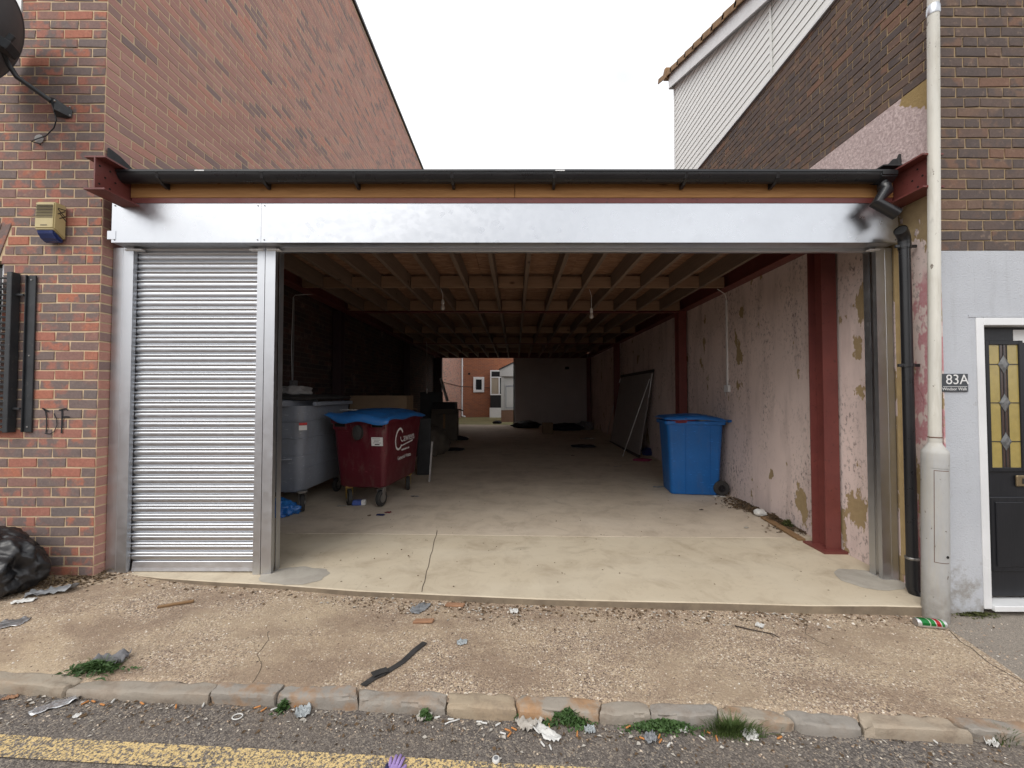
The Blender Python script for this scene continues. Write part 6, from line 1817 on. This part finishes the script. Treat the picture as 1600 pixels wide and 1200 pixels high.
# cigarette ends, one by one
butt_me = {}
for key, mt in (('o', 'butt_orange'), ('w', 'paper')):
    butt_me[key] = MB().lathe([(0.0036, -0.013), (0.004, -0.012), (0.0038, 0.012), (0.0030, 0.014)], 8, Matrix.Rotation(R(90), 4, 'Y')).mesh('cigarette_butt', M[mt], smooth=50)
rb_ = random.Random(5)
LAND = [(100, 'crushed silvery wrapper'), (240, 'longest kerb stone'), (371, 'white elastic ring'), (474, 'crushed clear cup'), (664, 'small leafy weed'), (720, 'thin white straw'), (815, 'torn white tissue'), (888, 'bushy green weed'), (985, 'squarest kerb stone'), (1036, 'clover mat'), (1142, 'spiky grass tuft'), (1250, 'brown-stained kerb stone'), (1440, 'broad pale kerb stone')]
spots = [(858, 1137, 'o'), (793, 1143, 'o'), (803, 1141, 'o'), (786, 1148, 'w'), (796, 1150, 'o'), (778, 1134, 'w'), (967, 1129, 'o'), (982, 1138, 'o'), (902, 1149, 'o'), (1004, 1156, 'o'), (1030, 1153, 'o'), (1032, 1160, 'o'), (1045, 1166, 'w'), (1105, 1146, 'o'), (1120, 1156, 'o'), (1097, 1155, 'w'), (1180, 1158, 'w'), (133, 1100, 'o'), (146, 1098, 'o'), (160, 1103, 'o'), (177, 1097, 'w'), (412, 1111, 'o'), (402, 1107, 'o'), (428, 1110, 'w'), (464, 1104, 'o'), (318, 1103, 'w'), (749, 1130, 'w'), (757, 1132, 'w'), (683, 1123, 'w'), (704, 1126, 'w'), (848, 1165, 'w'), (860, 1170, 'w'), (1256, 1141, 'w'), (1218, 1155, 'o'), (1330, 1150, 'w'), (1460, 1160, 'w'), (222, 1101, 'o'), (275, 1106, 'o')]
for i, (px, py, k) in enumerate(spots):
    c = on_road(px, py)
    o = link_mesh('cigarette_butt', butt_me[k], None, False, (c[0], c[1], c[2] + 0.004), (0, R(rb_.uniform(-6, 6)), rb_.uniform(0, 6.28)))
    lm_ = min(LAND, key=lambda q: abs(q[0] - px))
    mates = sorted(s_[0] for s_ in spots if s_[2] == k and min(LAND, key=lambda q: abs(q[0] - s_[0])) is lm_)
    od = '' if len(mates) == 1 else ('leftmost ', 'second ', 'third ', 'fourth ', 'fifth ', 'sixth ', 'seventh ')[mates.index(px)]
    tag(o, od + ('orange' if k == 'o' else 'white') + ' cigarette end' + (' from the left' if od and od != 'leftmost ' else '') + ' in the gutter near the ' + lm_[1], 'cigarette end', 'orange cigarette ends in the gutter' if k == 'o' else 'white cigarette ends in the gutter')

# larger litter on pavement and in the gutter
o = MB().obox((0, 0, 0.009), (0.20, 0.02, 0.016), Matrix.Rotation(R(3), 3, 'X')).build('wooden_stick', M['plank'], bevel=0.003); o.location = on_pave(275, 946); o.rotation_euler = (0, 0, R(25)); tag(o, 'short wooden stick lying on the pavement below the closed shutter', 'stick')
for px, py, L, rz, lab in ((711, 947, .14, -2, 'flat buff clay fragment lying against the apron edge'), (662, 973, .135, 4, 'flat buff clay fragment lying out on the open pavement')):
    o = MB().prism([(-L / 2, -.018), (L / 2 - .01, -.02), (L / 2, .014), (-L / 2 + .012, .02)], 'z', 0, 0.016).build('clay_fragment', M['terracotta'], bevel=0.003); o.location = on_pave(px, py); o.rotation_euler = (0, 0, R(rz)); tag(o, lab, 'clay fragment', 'buff clay fragments')
st = [on_pave(*q) for q in ((664, 1006), (648, 1019), (630, 1034), (612, 1046), (598, 1055), (586, 1060), (576, 1066), (567, 1074))]
mm = MB().ribbon([(a, b, c + 0.004 + 0.004 * math.sin(i * 1.9)) for i, (a, b, c) in enumerate(st)], 0.034, (0, 0, 1), 0.003)
fl2 = [on_pave(*q) for q in ((604, 1052), (592, 1056), (580, 1061))]
mm.ribbon([(a, b + 0.012, c + 0.012) for a, b, c in fl2], 0.05, Vector((0.1, 0.2, 1)).normalized(), 0.002)
tag(mm.build('strap', M['strap']), 'flat black webbing strap lying across the pavement to the kerb', 'strap')
tw = [on_pave(*q) for q in ((1148, 979), (1165, 984), (1190, 988), (1208, 993), (1218, 998))]
tag(MB().tube([(a, b, c + 0.005 + 0.004 * (i % 2)) for i, (a, b, c) in enumerate(tw)], [.004, .0035, .003, .003, .002], 6).build('twig', M['twig_dark'], smooth='all'), 'thin dark twig on the pavement before the apron', 'twig')
for i, (px, py, w_, l_, mt, amp, rz, lab, cat, road) in enumerate((
        (18, 974, .15, .11, 'silver_foil', .012, 20, 'crushed silvery packet on the pavement by the frame edge', 'packet', 0),
        (38, 940, .12, .06, 'paper', .014, 25, 'torn white paper on the pavement below the black bag', 'paper', 0),
        (82, 926, .26, .09, 'film', .04, 24, 'crumpled grey plastic film beside the black bag', 'plastic film', 0),
        (803, 957, .06, .05, 'paper', .022, 10, 'small white crushed cup near the middle of the apron edge', 'cup', 0),
        (1187, 979, .05, .045, 'paper', .022, 40, 'small white crushed cup near the dark twig', 'cup', 0),
        (722, 1005, .06, .05, 'clear_plastic', .012, 12, 'flattened clear plastic disc on the open pavement', 'plastic disc', 0),
        (657, 952, .14, .09, 'film', .02, 60, 'shredded foil scraps left of the clay fragment', 'foil', 0),
        (172, 1036, .16, .10, 'cloth_grey', .04, 15, 'grey glove-like rag caught in weeds on the kerb', 'rag', 0),
        (88, 1103, .17, .06, 'silver_foil', .014, 40, 'crushed silvery wrapper in the gutter by the longest kerb stone', 'wrapper', 1),
        (474, 1116, .07, .07, 'clear_plastic', .035, 20, 'crushed clear cup in the gutter', 'cup', 1),
        (662, 1121, .07, .05, 'paper_dirty', .02, 50, 'grubby paper scrap in the gutter by a small weed', 'paper', 1),
        (828, 1128, .13, .10, 'paper_dirty', .035, 30, 'torn white tissue heaped in the gutter beside a weed', 'tissue', 1),
        (852, 1146, .15, .06, 'paper', .018, -38, 'long strip of torn white tissue on the road', 'tissue', 1),
        (922, 1143, .05, .04, 'clear_plastic', .018, 0, 'small clear plastic scrap between two gutter weeds', 'plastic scrap', 1),
        (1066, 1139, .06, .05, 'paper', .02, 70, 'small white tissue between clover and grass in the gutter', 'tissue', 1),
        (1172, 1151, .07, .05, 'paper', .02, 20, 'small white tissue right of the grass tuft in the gutter', 'tissue', 1),
        (1545, 1160, .08, .05, 'paper', .03, 60, 'torn white paper in the gutter before the last weed', 'paper', 1),
        (1016, 1156, .06, .05, 'film', .018, 20, 'crumpled grey cellophane in front of the clover', 'cellophane', 1),
        (121, 1119, .03, .03, 'paper', .006, 20, 'tiny square of white paper on the road', 'paper', 1),
        (16, 1092, .06, .03, 'terracotta', .012, 20, 'reddish clay crumb in the gutter at the photo edge', 'clay crumb', 1))):
    c = on_road(px, py) if road else on_pave(px, py)
    sheet(cat.replace(' ', '_'), c, w_, l_, M[mt], 2.3 * i + 0.7, lab, cat, amp, R(rz), n=12)
c = on_road(371, 1122)
m = MB().tube([(c[0] + 0.022 * math.cos(t), c[1] + 0.017 * math.sin(t), c[2] + 0.004) for t in [k * math.tau / 24 for k in range(25)]], 0.0028, 6, cap=False)
tag(m.build('hair_tie', M['paper'], smooth='all'), 'white elastic ring lying on the road', 'elastic ring')
c = on_road(775, 1191)
t = thing('crown_cork', 'white bottle top beside a dark crumb on the yellow line', 'bottle top', (c[0], c[1], c[2] + 0.004))
MB().lathe([(0.016, 0), (0.016, 0.008), (0.014, 0.011)], 20, Matrix.Identity(4)).build('cap', M['paper'], t, True, smooth=40)
MB().lathe([(0.0095, 0.0105), (0.0095, 0.0118)], 16).build('top_ring', M['film'], t, True)
tw = [on_road(*q) for q in ((695, 1134), (703, 1130), (712, 1128), (718, 1126))]
tag(MB().tube([(a, b, c + 0.004) for a, b, c in tw], 0.003, 6).build('straw', M['paper'], smooth='all'), 'thin white straw in the gutter', 'straw')

# knitted glove on the yellow line: palm and five fingers
c = on_road(617, 1201)
gl_ = thing('glove', 'lilac knitted glove with a navy cuff lying on the yellow line', 'glove', (c[0], c[1] - 0.01, c[2] + 0.006), R(-4))
gl_.scale = (0.8, 0.8, 0.7)
m = MB()
for j in range(9):
    for i in range(9):
        u, v = i / 8 * 2 - 1, j / 8
        m.v.append((u * (0.030 + 0.006 * v), -0.055 + v * 0.065, 0.002 + 0.012 * (1 - u * u) ** .5 + 0.002 * math.sin(v * 9 + u * 4)))
m.f = [(j * 9 + i, j * 9 + i + 1, (j + 1) * 9 + i + 1, (j + 1) * 9 + i) for j in range(8) for i in range(8)]
m.build('palm', M['glove_purple'], gl_, True, smooth='all')
for x0_, x1_, L, r_ in ((-0.027, -0.036, 0.048, .0085), (-0.010, -0.012, 0.062, .009), (0.008, 0.010, 0.066, .009), (0.026, 0.032, 0.052, .008)):
    MB().tube([(x0_, 0.0, 0.007), (x0_ + (x1_ - x0_) * .5, 0.008 + L * .5, 0.010), (x1_, 0.008 + L * .92, 0.008), (x1_, 0.008 + L, 0.007)], [r_, r_, r_ * .9, r_ * .4], 10).build('finger', M['glove_purple'], gl_, True, smooth='all')
MB().tube([(0.030, -0.03, 0.007), (0.045, -0.012, 0.009), (0.056, 0.012, 0.008), (0.058, 0.018, 0.007)], [.009, .0095, .0085, .004], 10).build('thumb', M['glove_purple'], gl_, True, smooth='all')
MB().tube([(-0.04, -0.05, 0.008), (-0.034, -0.02, 0.010), (-0.040, 0.012, 0.008)], [.012, .012, .008], 10).build('cuff', M['glove_navy'], gl_, True, smooth='all')

# ------------------------------------------------------------------ weeds
def tuft(name, loc, n, h, spread, mat, seed, label, kind='grass', group='weeds growing along the kerb'):
    r = random.Random(seed)
    m = MB()
    m.v.append((loc[0], loc[1], loc[2] + 0.001))          # the root crown every stem leaves from
    for _ in range(n):
        a = r.uniform(0, math.tau)
        d = abs(r.gauss(0, 0.6))
        x, y = loc[0] + spread[0] * d * math.cos(a), loc[1] + spread[1] * d * math.sin(a)
        z = loc[2]
        if kind == 'grass':
            L = h * r.uniform(.5, 1.2)
            b = a + r.uniform(-0.8, 0.8)
            bend = r.uniform(0.2, 0.9) * L
            w_ = r.uniform(0.0012, 0.0028)
            px_d, py_d = -math.sin(b) * w_, math.cos(b) * w_
            pts = [(x + math.cos(b) * bend * t * t, y + math.sin(b) * bend * t * t * 0.8, z + L * t * (1 - 0.35 * t * d)) for t in (0, .4, .75, 1)]
            vs = []
            for k, p in enumerate(pts):
                q = 1 - k / 3.3
                vs += [(p[0] - px_d * q, p[1] - py_d * q, p[2]), (p[0] + px_d * q, p[1] + py_d * q, p[2])]
            m.add(vs, [(0, 1, 3, 2), (2, 3, 5, 4), (4, 5, 7, 6)])
            m.f.append((0, len(m.v) - 8, len(m.v) - 7))
        else:
            z += h * r.uniform(0.1, 1.0) * max(0.2, 1 - d * 0.6)
            s = r.uniform(0.004, 0.009) * (1.6 if kind == 'leaf' else 1)
            tx, ty = r.uniform(-.7, .7), r.uniform(-.7, .7)
            R3 = Matrix.Rotation(r.uniform(0, 6.28), 3, 'Z') @ Matrix.Rotation(tx, 3, 'X') @ Matrix.Rotation(ty, 3, 'Y')
            if kind == 'leaf':
                vs = [(-s * 1.6, 0, 0), (-s * .4, -s * .6, s * .2), (s * 1.4, 0, -s * .2), (-s * .4, s * .6, s * .2)]
                fs = [(0, 1, 2), (0, 2, 3)]
            else:
                vs = [(0, 0, 0)] + [(s * math.cos(t) * (1 if k % 2 else .72), s * math.sin(t) * (1 if k % 2 else .72), s * .15) for k, t in enumerate([q * math.tau / 6 for q in range(6)])]
                fs = [(0, 1 + k, 1 + (k + 1) % 6) for k in range(6)]
            m.add([Vector((x, y, z)) + R3 @ Vector(v) for v in vs], fs)
            v0 = m.v[len(m.v) - len(vs)]
            m.v.append((v0[0] + 0.0012, v0[1], v0[2]))
            m.f.append((0, len(m.v) - 1 - len(vs), len(m.v) - 1))
    return tag(m.build(name, mat), label, 'weed', group)
def kpt(px, py): 
    p = ground(px, py + 7, zroad); return (p.x, p.y, p.z)
tuft('grass_tuft', on_pave(150, 1050), 420, .05, (.13, .045), M['green'], 1, 'green weed in the joint between the two longest kerb stones', 'leaf')
tuft('grass_tuft', on_pave(160, 1044), 90, .055, (.08, .02), M['green2'], 2, 'grass blades around the grey rag on the kerb')
tuft('weed', kpt(664, 1115), 200, .04, (.026, .014), M['green'], 3, 'small leafy weed below the orange-brown kerb stone', 'leaf')
tuft('weed', kpt(888, 1122), 700, .06, (.12, .03), M['green'], 4, 'bushy green weed beside the torn tissue in the gutter', 'leaf')
tuft('clover', kpt(1036, 1132), 1500, .045, (.15, .032), M['green'], 5, 'low mat of clover in the gutter', 'clover')
tuft('grass_tuft', kpt(1142, 1140), 700, .072, (.12, .03), M['green2'], 6, 'spiky grass tuft in the gutter right of the clover')
tuft('grass_tuft', kpt(1568, 1152), 320, .055, (.08, .022), M['green2'], 7, 'grass growing at the last kerb stone near the house side')
tuft('weed', kpt(443, 1100), 110, .04, (.025, .035), M['green'], 8, 'small weed in the kerb joint behind the clear cup', 'leaf')
tuft('weed', kpt(808, 1117), 40, .025, (.02, .012), M['green'], 9, 'tiny weed in the kerb joint left of the torn tissue', 'leaf')
tuft('weed', on_pave(1423, 935), 90, .03, (.03, .02), M['green'], 10, 'small green weed at the drainpipe shoe', 'leaf', group='weeds by the walls')
tuft('moss', on_pave(1525, 962), 700, .02, (.13, .035), M['moss'], 11, 'flat mossy weeds along the foot of the grey render', 'clover', group='weeds by the walls')['kind'] = 'stuff'
c = (2.90, 4.62, zslab(2.9, 4.6))
tuft('weed', (c[0] + .03, c[1], c[2]), 240, .10, (.07, .06), M['leaf_dry'], 12, 'withered brown weed at the foot of the pink wall', 'leaf', group='weeds by the walls')
tuft('weed', (c[0] + .06, c[1] - .20, c[2]), 260, .085, (.06, .05), M['moss'], 13, 'olive weed at the foot of the pink wall nearest the column', 'leaf', group='weeds by the walls')
# dead stalks beside the black bag
r = random.Random(77)
m = MB()
for k in range(46):
    b = on_pave(r.uniform(40, 150), r.uniform(893, 915))
    a = r.uniform(0, math.tau)
    L = r.uniform(.05, .17)
    p = Vector(b)
    pts = [p]
    for q in range(3):
        a += r.uniform(-.9, .9)
        p = p + Vector((math.cos(a) * L / 3, math.sin(a) * L / 3 * .6, L / 3 * r.uniform(-0.1, .8) if q < 2 else -0.01))
        p.z = max(p.z, b[2] + 0.004)
        pts.append(p)
    m.tube(pts, [.0022, .002, .0015, .001], 5)
tag(m.build('dry_weed', M['twig'], smooth='all'), 'straggling dry stalks of dead weed between black bag and brick corner', 'weed', 'weeds by the walls')
scatter_mesh('debris', M['leaf_dry'], 500, along([(30, 925), (80, 912), (130, 903), (165, 900)], (0.10, 0.06), pz), 0.012, 'dry leaves and crumbs beside the black bag', 'debris', 17)
